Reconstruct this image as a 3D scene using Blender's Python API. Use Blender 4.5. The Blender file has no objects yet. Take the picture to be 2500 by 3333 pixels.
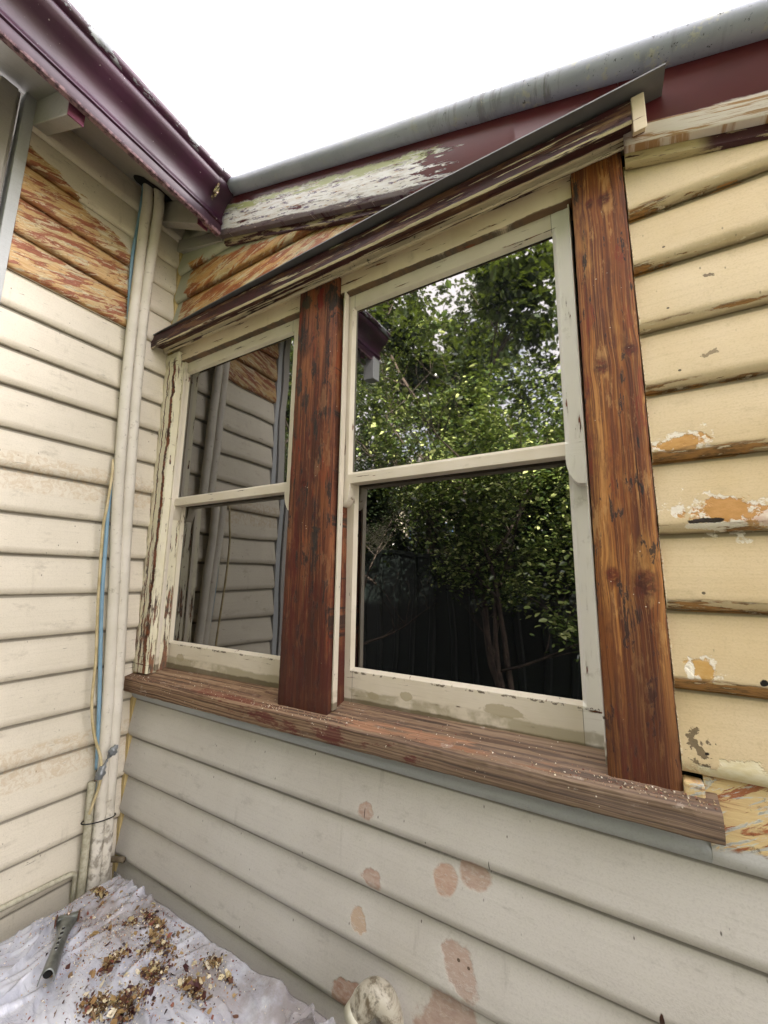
import bpy, bmesh, math, random
from mathutils import Vector, Matrix, noise as mnoise
R = math.radians
random.seed(7)
H = 1.55                     # camera height; "rel" heights below are measured from the lens

# ------------------------------------------------------------------ camera, sky, sun, exposure
sc = bpy.context.scene
cam_d = bpy.data.cameras.new('camera'); cam = bpy.data.objects.new('camera', cam_d)
sc.collection.objects.link(cam); sc.camera = cam
cam_d.sensor_fit = 'HORIZONTAL'; cam_d.sensor_width = 36; cam_d.lens = 1314.5 / 2500 * 36
cam_d.clip_start = .02; cam_d.clip_end = 600
yaw, pitch, roll = R(-30.4013), R(9.2969), R(-.7785)
fw = Vector((math.sin(yaw)*math.cos(pitch), math.cos(yaw)*math.cos(pitch), math.sin(pitch)))
rt = Vector((math.cos(yaw), -math.sin(yaw), 0)); dn = fw.cross(rt)
rt2 = rt*math.cos(roll) + dn*math.sin(roll); dn2 = -rt*math.sin(roll) + dn*math.cos(roll)
m = Matrix((rt2, -dn2, -fw)).transposed().to_4x4(); m.translation = Vector((1.745, -1.0, H))
cam.matrix_world = m

SUN_EL, SUN_AZ = R(30.5), R(35)          # azimuth from +y towards +x
world = bpy.data.worlds.new('World'); sc.world = world; world.use_nodes = True
wn = world.node_tree; wn.nodes.clear()
wo = wn.nodes.new('ShaderNodeOutputWorld'); bg = wn.nodes.new('ShaderNodeBackground')
sky = wn.nodes.new('ShaderNodeTexSky'); sky.sky_type = 'NISHITA'; sky.sun_disc = False
sky.sun_elevation = SUN_EL; sky.sun_rotation = SUN_AZ; sky.air_density = 1.0; sky.dust_density = 2.5
cn = wn.nodes.new('ShaderNodeTexNoise'); cn.inputs['Scale'].default_value = 2.2; cn.inputs['Detail'].default_value = 6
ct = wn.nodes.new('ShaderNodeTexCoord'); wn.links.new(ct.outputs['Generated'], cn.inputs['Vector'])
cr = wn.nodes.new('ShaderNodeMapRange'); cr.inputs[1].default_value = .36; cr.inputs[2].default_value = .5
cr.inputs[3].default_value = .35; cr.inputs[4].default_value = .95
wn.links.new(cn.outputs['Fac'], cr.inputs[0])
cm = wn.nodes.new('ShaderNodeMix'); cm.data_type = 'RGBA'
cm.inputs[7].default_value = (5.8, 5.35, 5.35, 1)      # thin bright cloud
wn.links.new(cr.outputs[0], cm.inputs[0]); wn.links.new(sky.outputs[0], cm.inputs[6])
# thin cloud glows towards the veiled sun
dt = wn.nodes.new('ShaderNodeVectorMath'); dt.operation = 'DOT_PRODUCT'; wn.links.new(ct.outputs['Generated'], dt.inputs[0])
dt.inputs[1].default_value = (math.sin(SUN_AZ)*math.cos(SUN_EL), math.cos(SUN_AZ)*math.cos(SUN_EL), math.sin(SUN_EL))
g1 = wn.nodes.new('ShaderNodeMath'); g1.operation = 'MAXIMUM'; g1.inputs[1].default_value = 0; wn.links.new(dt.outputs['Value'], g1.inputs[0])
g2 = wn.nodes.new('ShaderNodeMath'); g2.operation = 'POWER'; g2.inputs[1].default_value = 5; wn.links.new(g1.outputs[0], g2.inputs[0])
g3 = wn.nodes.new('ShaderNodeMath'); g3.operation = 'MULTIPLY_ADD'; g3.inputs[1].default_value = 2.0; g3.inputs[2].default_value = .82; wn.links.new(g2.outputs[0], g3.inputs[0])
gm = wn.nodes.new('ShaderNodeVectorMath'); gm.operation = 'SCALE'; wn.links.new(cm.outputs[2], gm.inputs[0]); wn.links.new(g3.outputs[0], gm.inputs['Scale'])
wn.links.new(gm.outputs[0], bg.inputs[0]); bg.inputs[1].default_value = .1
wn.links.new(bg.outputs[0], wo.inputs[0])
sd = bpy.data.lights.new('sun', 'SUN'); sun = bpy.data.objects.new('sun', sd); sc.collection.objects.link(sun)
sd.energy = 5.0; sd.angle = R(.5); sd.color = (1, .93, .82)
sdir = Vector((math.sin(SUN_AZ)*math.cos(SUN_EL), math.cos(SUN_AZ)*math.cos(SUN_EL), math.sin(SUN_EL)))
sun.rotation_euler = sdir.to_track_quat('Z', 'Y').to_euler()
sc.view_settings.view_transform = 'Standard'; sc.view_settings.look = 'None'
sc.view_settings.exposure = 3.5; sc.view_settings.gamma = 1
sc.cycles.max_bounces = 8; sc.cycles.transparent_max_bounces = 16

# ------------------------------------------------------------------ node helpers
def lin(c):
    if isinstance(c, str): c = [int(c[i:i+2], 16)/255 for i in (0, 2, 4)]
    return tuple((v/12.92 if v <= .04045 else ((v+.055)/1.055)**2.4) for v in c) + (1,)

class S:
    def __init__(s, mt, sock): s.mt, s.s = mt, sock
    def _m(s, op, *a, clamp=False): return s.mt.math(op, s, *a, clamp=clamp)
    def __add__(s, o): return s._m('ADD', o)
    __radd__ = __add__
    def __sub__(s, o): return s._m('SUBTRACT', o)
    def __rsub__(s, o): return s.mt.math('SUBTRACT', o, s)
    def __mul__(s, o): return s._m('MULTIPLY', o)
    __rmul__ = __mul__
    def __truediv__(s, o): return s._m('DIVIDE', o)
    def mx(s, o): return s._m('MAXIMUM', o)
    def mn(s, o): return s._m('MINIMUM', o)
    def inv(s): return 1 - s
    def step(s, lo, hi):          # smooth 0..1 between lo and hi
        n = s.mt.n('ShaderNodeMapRange'); n.interpolation_type = 'SMOOTHSTEP'
        s.mt.put(s, n.inputs[0])
        if lo <= hi: n.inputs[1].default_value, n.inputs[2].default_value = lo, hi
        else:
            n.inputs[1].default_value, n.inputs[2].default_value = hi, lo
            n.inputs[3].default_value, n.inputs[4].default_value = 1, 0
        return S(s.mt, n.outputs[0])

class Mat:
    def __init__(s, name):
        s.m = bpy.data.materials.new(name); s.m.use_nodes = True; s.nt = s.m.node_tree; s.nt.nodes.clear()
        s.out = s.n('ShaderNodeOutputMaterial'); s.b = s.n('ShaderNodeBsdfPrincipled')
        s.nt.links.new(s.b.outputs[0], s.out.inputs[0])
        tc = s.n('ShaderNodeTexCoord'); mp = s.n('ShaderNodeMapping'); mp.inputs[1].default_value = (0, 0, -H)
        s.nt.links.new(tc.outputs['Object'], mp.inputs[0]); s.P = S(s, mp.outputs[0])
        sp = s.n('ShaderNodeSeparateXYZ'); s.nt.links.new(mp.outputs[0], sp.inputs[0])
        s.x, s.y, s.z = (S(s, sp.outputs[i]) for i in range(3))
    def n(s, t): return s.nt.nodes.new(t)
    def put(s, v, sock):
        if isinstance(v, S): s.nt.links.new(v.s, sock)
        elif v is not None:
            if isinstance(v, str): v = lin(v)
            sock.default_value = v
    def math(s, op, *a, clamp=False):
        n = s.n('ShaderNodeMath'); n.operation = op; n.use_clamp = clamp
        for i, v in enumerate(a): s.put(v, n.inputs[i])
        return S(s, n.outputs[0])
    def vec(s, x, y, z):
        n = s.n('ShaderNodeCombineXYZ')
        for i, v in enumerate((x, y, z)): s.put(v, n.inputs[i])
        return S(s, n.outputs[0])
    def sc(s, k, off=(0, 0, 0), rot=(0, 0, 0)):     # stretched copy of the position
        n = s.n('ShaderNodeMapping'); n.inputs[3].default_value = k; n.inputs[1].default_value = off; n.inputs[2].default_value = rot
        s.nt.links.new(s.P.s, n.inputs[0]); return S(s, n.outputs[0])
    def noise(s, v=None, scale=5, detail=4, rough=.55, dist=0):
        n = s.n('ShaderNodeTexNoise'); s.put(v or s.P, n.inputs['Vector'])
        n.inputs['Scale'].default_value = scale; n.inputs['Detail'].default_value = detail
        n.inputs['Roughness'].default_value = rough; n.inputs['Distortion'].default_value = dist
        return S(s, n.outputs['Fac'])
    def vor(s, v=None, scale=5, feature='F1', rnd=1):
        n = s.n('ShaderNodeTexVoronoi'); n.feature = feature; s.put(v or s.P, n.inputs['Vector'])
        n.inputs['Scale'].default_value = scale; n.inputs['Randomness'].default_value = rnd
        return S(s, n.outputs['Distance'])
    def noise_vec(s):       # position warped by noise, stretched along the folds
        n = s.n('ShaderNodeTexNoise'); n.inputs['Scale'].default_value = 6; n.inputs['Detail'].default_value = 4; s.put(s.P, n.inputs['Vector'])
        v = s.n('ShaderNodeVectorMath'); v.operation = 'MULTIPLY_ADD'; s.nt.links.new(n.outputs['Color'], v.inputs[0]); v.inputs[1].default_value = (.25, .25, .25)
        s.put(s.sc((1, 1.7, 1), rot=(0, 0, .7)), v.inputs[2]); return S(s, v.outputs[0])
    def mix(s, f, a, b):
        n = s.n('ShaderNodeMix'); n.data_type = 'RGBA'; s.put(f, n.inputs[0]); s.put(a, n.inputs[6]); s.put(b, n.inputs[7])
        return S(s, n.outputs[2])
    def ramp(s, f, stops):
        n = s.n('ShaderNodeValToRGB'); s.put(f, n.inputs[0]); e = n.color_ramp.elements
        while len(e) < len(stops): e.new(.5)
        for i, (p, c) in enumerate(stops): e[i].position = p; e[i].color = lin(c)
        return S(s, n.outputs[0])
    def done(s, col, rough=.6, h=None, hd=.001, spec=.5, metal=0, strength=1, **kw):
        s.put(col, s.b.inputs['Base Color']); s.put(rough, s.b.inputs['Roughness'])
        s.put(metal, s.b.inputs['Metallic']); s.put(spec, s.b.inputs['Specular IOR Level'])
        for k, v in kw.items(): s.put(v, s.b.inputs[k.replace('_', ' ')])
        if h is not None:
            n = s.n('ShaderNodeBump'); n.inputs['Distance'].default_value = hd; n.inputs['Strength'].default_value = strength
            s.put(h, n.inputs['Height']); s.nt.links.new(n.outputs[0], s.b.inputs['Normal'])
        return s.m
    def ell(s, c, r, ax='xz', k=.35, ns=25, rot=0, soft=.08):     # ragged elliptical patch, 1 inside
        a = {'x': s.x, 'y': s.y, 'z': s.z}
        u, v = a[ax[0]] - c[0], a[ax[1]] - c[1]
        if rot:
            cs, sn = math.cos(rot), math.sin(rot); u, v = u*cs + v*sn, v*cs - u*sn
        u, v = u/r[0], v/r[1]
        d = s.math('SQRT', u*u + v*v) + (s.nz(ns) - .5)*k*5
        return d.step(1 + soft, 1 - soft)
    def nz(s, sc_):
        if not hasattr(s, '_nz'): s._nz = {}
        if sc_ not in s._nz: s._nz[sc_] = s.noise(scale=sc_, detail=5, rough=.65)
        return s._nz[sc_]

# ------------------------------------------------------------------ mesh helpers
COL = sc.collection
def link(o, parent=None):
    COL.objects.link(o)
    if parent is not None: o.parent = parent
    return o
def tag(o, label=None, cat=None, group=None, kind=None):
    if label: o['label'] = label
    if cat: o['category'] = cat
    if group: o['group'] = group
    if kind: o['kind'] = kind
    return o
def empty(name, loc=(0, 0, 0)):
    o = bpy.data.objects.new(name, None); o.location = loc; o.empty_display_size = .1; return link(o)
def build(name, bm, mt, parent=None, smooth=False, bevel=0, origin=None, angle=35):
    bmesh.ops.recalc_face_normals(bm, faces=bm.faces)
    me = bpy.data.meshes.new(name); bm.to_mesh(me); bm.free()
    o = bpy.data.objects.new(name, me); link(o, parent)
    if origin is not None:
        me.transform(Matrix.Translation(-Vector(origin))); o.location = origin
    for x in (mt if isinstance(mt, (list, tuple)) else [mt]): me.materials.append(x)
    if smooth: me.shade_smooth()
    if smooth == 'auto': me.set_sharp_from_angle(angle=R(angle))
    if bevel:
        b = o.modifiers.new('bevel', 'BEVEL'); b.width = bevel; b.segments = 2; b.limit_method = 'ANGLE'; b.angle_limit = R(40)
    return o
def box(bm, x0, x1, y0, y1, z0, z1, mi=0):
    z0 += H; z1 += H
    v = [bm.verts.new(p) for p in ((x0,y0,z0),(x1,y0,z0),(x1,y1,z0),(x0,y1,z0),(x0,y0,z1),(x1,y0,z1),(x1,y1,z1),(x0,y1,z1))]
    for f in ((0,1,2,3),(4,5,6,7),(0,1,5,4),(1,2,6,5),(2,3,7,6),(3,0,4,7)): bm.faces.new([v[i] for i in f]).material_index = mi
def hexa(bm, P):            # 8 points: bottom loop then top loop, rel z
    v = [bm.verts.new((p[0], p[1], p[2]+H)) for p in P]
    for f in ((0,1,2,3),(4,5,6,7),(0,1,5,4),(1,2,6,5),(2,3,7,6),(3,0,4,7)): bm.faces.new([v[i] for i in f])
def sweep(bm, prof, stations, closed=True, caps=True, jit=0, js=60, seed=0):
    """prof: 2D points (u,v); stations: functions/tuples giving fn(u,v)->(x,y,zrel)"""
    rings = []
    for k, fn in enumerate(stations):
        ring = []
        for (u, v) in prof:
            p = Vector(fn(u, v)); p.z += H
            if jit:
                q = p*js + Vector((seed, seed*2, 0)); nv = mnoise.noise_vector(q) * jit
                p += nv
            ring.append(bm.verts.new(p))
        rings.append(ring)
    n = len(prof)
    for a, b in zip(rings, rings[1:]):
        for i in range(n if closed else n-1):
            j = (i+1) % n; bm.faces.new((a[i], a[j], b[j], b[i]))
    if caps and closed: bm.faces.new(rings[0]); bm.faces.new(rings[-1][::-1])
    return rings
def tube(bm, pts, r, n=14, caps=True):
    pts = [Vector(p) for p in pts]; rings = []
    up = Vector((.3, .9, .2))
    for i, p in enumerate(pts):
        t = (pts[min(i+1, len(pts)-1)] - pts[max(i-1, 0)]).normalized()
        a = t.cross(up).normalized(); b = t.cross(a)
        rr = r[min(i, len(r)-1)] if isinstance(r, list) else r
        ra, rb = rr if isinstance(rr, tuple) else (rr, rr)
        rings.append([bm.verts.new(p + a*math.cos(k*2*math.pi/n)*ra + b*math.sin(k*2*math.pi/n)*rb + Vector((0, 0, H))) for k in range(n)])
    for a, b in zip(rings, rings[1:]):
        for k in range(n): bm.faces.new((a[k], a[(k+1) % n], b[(k+1) % n], b[k]))
    if caps: bm.faces.new(rings[0]); bm.faces.new(rings[-1][::-1])
def spline(P, n=8):
    P = [Vector(p) for p in P]; out = []
    for i in range(len(P)-1):
        p0, p1, p2, p3 = P[max(i-1, 0)], P[i], P[i+1], P[min(i+2, len(P)-1)]
        for k in range(n):
            t = k/n
            out.append(.5*((2*p1) + (p2-p0)*t + (2*p0-5*p1+4*p2-p3)*t*t + (3*p1-p0-3*p2+p3)*t**3))
    out.append(P[-1]); return out
def rrect(w0, w1, h0, h1, r=.003):     # rounded rectangle profile
    out = []
    for cx, cy, a0 in ((w1-r, h1-r, 0), (w0+r, h1-r, 90), (w0+r, h0+r, 180), (w1-r, h0+r, 270)):
        for a in (0, 45, 90):
            t = R(a0+a); out.append((cx+r*math.cos(t), cy+r*math.sin(t)))
    return out
def lerp(a, b, t): return a + (b-a)*t

# ------------------------------------------------------------------ materials
def paint(name, base, base2, dirt='6E6656', patches=(), strip=None, grime=.5, axis='x', grain=.5, specks=.5, extra=None, lines=()):
    """old oil paint on weatherboards: faint brush lines, dust, specks, filler patches"""
    m = Mat(name)
    k = (1.5, 1.5, 60) if axis == 'x' else (1.5, 1.5, 60)
    brush = m.noise(m.sc(k), scale=3, detail=4)
    blot = m.noise(scale=2.3, detail=6, rough=.6)
    c = m.mix(blot.step(.3, .7), base, base2)
    c = m.mix((brush - .5).mx(0)*.8*grain, c, dirt)
    smear = m.noise(m.sc((4, 4, 9)), scale=2.2, detail=8, rough=.72)
    c = m.mix(smear.step(.55, .74)*.5*grime, c, dirt)
    drip = m.noise(m.sc((26, 26, 1.6)), scale=1.3, detail=5, rough=.6)
    c = m.mix(drip.step(.6, .8)*.35*grime, c, dirt)
    sp = m.vor(m.sc((30, 30, 13)), scale=1.6); gate = m.noise(scale=9, detail=2)
    c = m.mix((sp.step(.10, .045)*gate.step(.5, .6))*specks, c, '4A4237')
    fine = m.noise(scale=260, detail=2); c = m.mix((fine - .5).mx(0)*.7, c, dirt)
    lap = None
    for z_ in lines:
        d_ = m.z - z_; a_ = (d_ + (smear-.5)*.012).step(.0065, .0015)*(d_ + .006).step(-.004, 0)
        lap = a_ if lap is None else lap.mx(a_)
    if lap is not None: c = m.mix(lap*.62, c, '4A4336')  # thin dark line painted along each seam to deepen the lap shade
    h = brush*.35*grain + fine*.25 + blot*.2
    rough = .55
    for p in patches:
        p.setdefault('hard', name.startswith('yellow'))
        msk = m.ell(p['c'], p['r'], k=p.get('k', .25)*1.5, ns=p.get('ns', 10), rot=p.get('rot', 0), soft=p.get('soft', .12), ax=p.get('ax', 'xz'))
        if p.get('streak'):
            msk = msk * m.noise(m.sc((8, 8, 60)), scale=2.2, detail=6, rough=.7).step(*p['streak'])
        pn = m.noise(m.sc((30, 30, 60)), scale=2, detail=4)
        if p['r'][0] > .018 and not p.get('hard'):
            wear = m.noise(m.sc((40, 40, 90)), scale=1.3, detail=8, rough=.75)
            halo = m.ell(p['c'], (p['r'][0]*1.5, p['r'][1]*1.4), k=.5, ns=8, soft=.5)
            c = m.mix(halo*m.noise(m.sc((60, 60, 60), rot=(0, .6, 0)), scale=1.5, detail=6, rough=.75).step(.4, .6)*.35, c, 'D6D2CA')
            msk = msk*(wear.step(.30, .52)*.5 + .42)
        c = m.mix(msk*p.get('a', 1), c, m.mix(pn.step(.35, .7), p['col'], p.get('col2', p['col'])))
        h = h - msk*p.get('d', .6)
    if extra: c, h = extra(m, c, h)
    return m.done(c, rough, h, .0012, spec=.4)

def stripped_color(m, diag=.2, cream='CFC4A2', ochre='B08C56', red='8A4A32', dark='4A2A18', ax='x', k=1.0, lines=(), coarse=1.0):
    """boards burnt back: ochre primer, red-brown undercoat in slanting smears, cream remnants"""
    a = m.y if ax == 'y' else m.x
    w = m.z - a*diag
    n1 = m.noise(m.vec(a*8*k, 0.0, w*38*k*coarse), scale=1.0, detail=9, rough=.66, dist=.5)
    n2 = m.noise(m.vec(a*11*k+5, 3.0, w*55*k*coarse), scale=1.0, detail=9, rough=.72, dist=.4)
    n3 = m.noise(m.vec(a*9, 7.0, m.z*130), scale=1.2, detail=6, rough=.65)
    big = m.noise(scale=7, detail=3)
    c = m.mix(n3.step(.35, .7), ochre, 'C4A678')
    c = m.mix(big.step(.45, .65)*.45, c, 'A8A47E')
    c = m.mix((n1 + (big-.5)*.25).step(.495, .53)*.9, c, red)
    c = m.mix(((n1 + (big-.5)*.25).step(.60, .63))*.6, c, '7A402A')
    c = m.mix(n2.step(.54, .565)*.85, c, cream)
    c = m.mix(n3.step(.58, .66)*.45, c, '8A5E34')
    c = m.mix(m.noise(scale=60, detail=6, rough=.75).step(.58, .66)*.6, c, dark)
    h = n1.step(.515, .55)*.4 + n2.step(.575, .60)*.9 + n3*.8
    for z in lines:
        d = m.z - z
        l = (d + (n2-.5)*.03).step(.014, .004)*(d+.006).step(0, .002)  # dark seam line, brown residue plus lap shade in the colour
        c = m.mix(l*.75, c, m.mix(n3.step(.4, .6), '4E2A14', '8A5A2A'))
    return c, h

def peel_mask(m, v, scale, lo, w=.012, detail=8, rough=.62):
    n = m.noise(v, scale=scale, detail=detail, rough=rough, dist=.15)
    return n.step(lo, lo + w), n

ZB = [-1.47, -1.33, -1.19, -1.05, -.905, -.768, -.628, -.487, -.345, -.198, -.053, .094, .244, .395, .537, .686, .825, .972, 1.115, 1.262, 1.409, 1.55, 1.69]
ZS = [-1.48, -1.34, -1.20, -1.06, -.92, -.776, -.625, -.49, -.348, -.215, -.073, .063, .20, .345, .478, .625, .755, .893, 1.028, 1.17, 1.31, 1.45, 1.59, 1.73]
BRD_DIRT = '7A715C'
MT = {}
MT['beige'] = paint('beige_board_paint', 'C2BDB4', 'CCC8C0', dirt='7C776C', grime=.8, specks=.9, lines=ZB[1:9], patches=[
    dict(c=(1.129, -.592), r=(.026, .021), col='BCA596', col2='AE9080', k=.3), dict(c=(1.156, -.735), r=(.026, .020), col='BCA596', col2='AC8E7E', k=.35),
    dict(c=(1.346, -.675), r=(.030, .031), col='BFA391', col2='B4937F', k=.2), dict(c=(1.413, -.652), r=(.036, .028), col='B8A090', col2='AC9080', k=.2),
    dict(c=(1.116, -.847), r=(.021, .024), col='BFA58D', col2='C2AB92', k=.45), dict(c=(1.38, -.836), r=(.036, .042), col='B8A294', col2='B09686', k=.3, rot=.5),
    dict(c=(1.335, -.955), r=(.075, .055), col='B39C8E', col2='A68C7E', k=.3, rot=.6), dict(c=(1.10, -1.02), r=(.05, .03), col='A6806C', col2='B9A08F', k=.4),
    dict(c=(1.375, -.825), r=(.0035, .003), col='6B5A4A', k=.2), dict(c=(1.398, -.83), r=(.0035, .003), col='6B5A4A', k=.2),
    dict(c=(1.129, -.598), r=(.0012, .012), col='4A3A30', k=.2), dict(c=(1.45, -.62), r=(.001, .015), col='3a3a32', k=.1),
    dict(c=(1.75, -.76), r=(.0035, .016), col='4A2E22', k=.3)])
def yel_extra(m, c, h):
    # worn lower lips: paint gone along the bullnose, mostly near the post
    n = m.noise(m.vec(m.x*9, m.z*8, m.z*70), scale=1, detail=7, rough=.68)
    n2 = m.noise(m.vec(m.x*22, m.z*20, m.z*160), scale=1, detail=6, rough=.7)
    g = m.noise(m.vec(m.x*3, m.z*9, 4.0), scale=1, detail=2)
    near = (m.x - 1.82).step(.42, 0)
    lip = None; up = None
    for z in ZB[9:18]:
        d = m.z - z
        a = (d + (n-.5)*.035).step(.021, .015)*(d+.003).step(-.001, .001)
        lip = a if lip is None else lip.mx(a)
    w = (n*.5 + g*.35 + near*.16)
    bare = lip*w.step(.545, .56)
    c = m.mix(lip*.25, c, 'A89A78')
    c = m.mix(bare, c, m.mix(n2.step(.42, .6), 'A87C48', '6E5434'))
    c = m.mix(lip*n2.step(.60, .64)*.8, c, 'D9CFB4')
    nz_ = m.noise(m.vec(0.0, 3.0, m.z*38), scale=1, detail=6, rough=.7)
    ed = (m.x - 1.8150 - (nz_-.46)*.016).step(.001, -.001)
    c = m.mix(ed*.8, c, m.mix(n2.step(.45, .55), '94704A', 'D8CCB0'))
    return c, h - bare*1.2 + ed*n2
YP = []
YP += [dict(c=(x_, z_), r=(.0028, .0026), col='3A3022', k=.2, a=.85) for x_, z_ in ((1.872, .72), (1.868, .575), (1.876, .43), (1.870, .272), (1.874, -.02), (2.06, .60), (2.05, .30), (2.045, .0))]
YP += [dict(c=(1.93, .126), r=(.075, .030), col='EAE3D4', col2='DFD6C4', k=.6, ns=30, rot=-.2, d=.3), dict(c=(1.865, .274), r=(.043, .025), col='E6DECC', k=.5, ns=34, d=.3), dict(c=(1.862, -.158), r=(.024, .023), col='E8E0CE', k=.4, ns=34, d=.3), dict(c=(1.865, .275), r=(.034, .020), col='C79A5C', col2='B98A4C', k=.5, ns=30), dict(c=(1.93, .129), r=(.06, .024), col='C4945A', col2='B98A4C', k=.55, ns=26, rot=-.2),
       dict(c=(2.0, .118), r=(.05, .014), col='E6DCCB', col2='D9B9A6', k=.6, ns=34), dict(c=(1.90, .108), r=(.035, .006), col='E9E2D2', k=.6, ns=34), dict(c=(1.885, .117), r=(.028, .0045), col='2A2018', k=.4, ns=30),
       dict(c=(1.862, -.158), r=(.020, .019), col='C9A468', col2='C39A58', k=.4, ns=26), dict(c=(1.842, -.160), r=(.006, .016), col='EDE6D4', k=.6, ns=40),
       dict(c=(1.944, -.172), r=(.007, .005), col='15110C', k=.3, ns=60, d=3), dict(c=(1.868, -.187), r=(.0035, .003), col='15110C', k=.2, d=3),
       dict(c=(1.843, -.300), r=(.012, .020), col='5A4A34', col2='3A2E20', k=1.3, ns=60, rot=.3, a=.8), dict(c=(1.853, -.305), r=(.004, .003), col='2A2018', k=.4, ns=70),
       dict(c=(1.93, .455), r=(.010, .006), col='6A5A40', k=.9, ns=90, a=.7), dict(c=(1.945, .63), r=(.007, .005), col='5A4A34', k=.8, ns=90, a=.8),
       dict(c=(1.96, -.33), r=(.15, .018), col='D9CDA4', col2='E4DCC0', k=.6, ns=20)]
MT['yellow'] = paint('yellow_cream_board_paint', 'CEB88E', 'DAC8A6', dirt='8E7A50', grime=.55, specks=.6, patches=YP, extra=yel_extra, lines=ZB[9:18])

def side_extra(m, c, h):
    # dusty tide marks on two boards, stripped zone at the top
    for z0, yy in ((.27, -.2), (-.70, -.35)):
        band = (m.z - z0).step(0, .01)*(m.z - (z0 + .13)).step(.01, 0)
        wv = m.noise(m.sc((1, 16, 16)), scale=2.6, detail=8, rough=.75, dist=1.2)
        c = m.mix(band*wv.step(.44, .58)*.45, c, 'B39A74')
    scr = m.noise(m.sc((1, 16, 30)), scale=2.5, detail=7, rough=.8, dist=2.5)
    c = m.mix(scr.step(.60, .70)*.5, c, '7C7462')
    sp2 = m.noise(m.sc((1, 22, 22)), scale=1.5, detail=8, rough=.75)
    c = m.mix(sp2.step(.62, .70)*.4, c, '8A7E66')
    # black streaky pen/scuff lines
    sk = m.noise(m.sc((1, 7, 70)), scale=2.2, detail=3, dist=.4)
    c = m.mix(sk.step(.69, .73)*.7, c, '4c463a')
    edge = m.noise(m.sc((1, 9, 26), rot=(.25, 0, 0)), scale=1, detail=9, rough=.72)
    ledge = (m.y + .222 + (edge-.5)*.20 + (m.z-1.2)*.10)           # right edge of the burnt-back zone
    top = 1.535 + (m.y + .60)*(-.42) + (edge-.5)*.16
    zone = ledge.step(.004, -.004) * (m.z - 1.029).step(0, .002) * (m.z - top).step(.004, -.004)
    sc_, sh = stripped_color(m, diag=.30, ax='y', k=1.0, lines=ZS[17:22])
    # seams: brown residue and painted lap shade, one dark line per lap
    c = m.mix(zone, c, sc_); h = h*(1-zone) + sh*zone
    return c, h
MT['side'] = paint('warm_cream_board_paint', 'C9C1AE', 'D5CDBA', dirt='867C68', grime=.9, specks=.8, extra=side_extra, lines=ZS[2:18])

def bs_extra(m, c, h):
    sc_, sh = stripped_color(m, diag=.25, ax='x', k=.7, red='94502C', ochre='BA8648', lines=ZB[17:21])
    edge = m.noise(m.vec(m.x*6, 0.0, (m.z-m.x*.25)*30), scale=1, detail=9, rough=.72)
    z1 = (m.x - .10 + (edge-.5)*.14).step(-.006, .006)*((m.z + m.x*.22) - 1.462 + (edge-.5)*.12).step(.005, -.005)
    low = (m.z - 1.262).step(.003, -.003)
    msk = z1.mx(low*(m.x - .06).step(-.004, .004))
    c = m.mix(msk, c, sc_); h = h*(1-msk) + sh*msk
    return c, h
MT['upper_stripped'] = paint('stripped_upper_boards', 'A9AA97', 'B4B4A2', dirt='7E796A', grime=.5, specks=.6, extra=bs_extra)
def blue_extra(m, c, h):
    sc_, sh = stripped_color(m, diag=.5, ax='x', k=1.0, red='94502C', ochre='D6C08C', cream='C9CDC6')
    e = m.noise(scale=12, detail=6, rough=.7)
    msk = (m.z + .45 + (e-.5)*.05 - (m.x-1.9)*.1).step(-.004, .004)*m.x.step(1.78, 1.80)
    return m.mix(msk, c, sc_), h + sh*msk
MT['patchy'] = paint('part_stripped_board', 'B6B6B2', 'C0C0BC', dirt='7E796A', patches=[], extra=blue_extra)
MT['eaves'] = paint('eaves_paint', 'A09C96', 'ABA8A0', dirt='5E5C50', grime=.8, specks=.6)
MT['bluegrey'] = paint('blue_grey_paint_and_shade', 'A4A8A8', 'B0B3B2', dirt='6E6E64', grime=.5, specks=.6)  # trim paint; on the board under the sill it stands in for shadow
MT['beadyellow'] = paint('ochre_bead_paint', 'B8A26C', 'C2AE7C', dirt='5E5236', grime=1, specks=1)
MT['white_interior'] = paint('pale_wall_paint', 'C9C6BC', 'D2CFC6')

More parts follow.
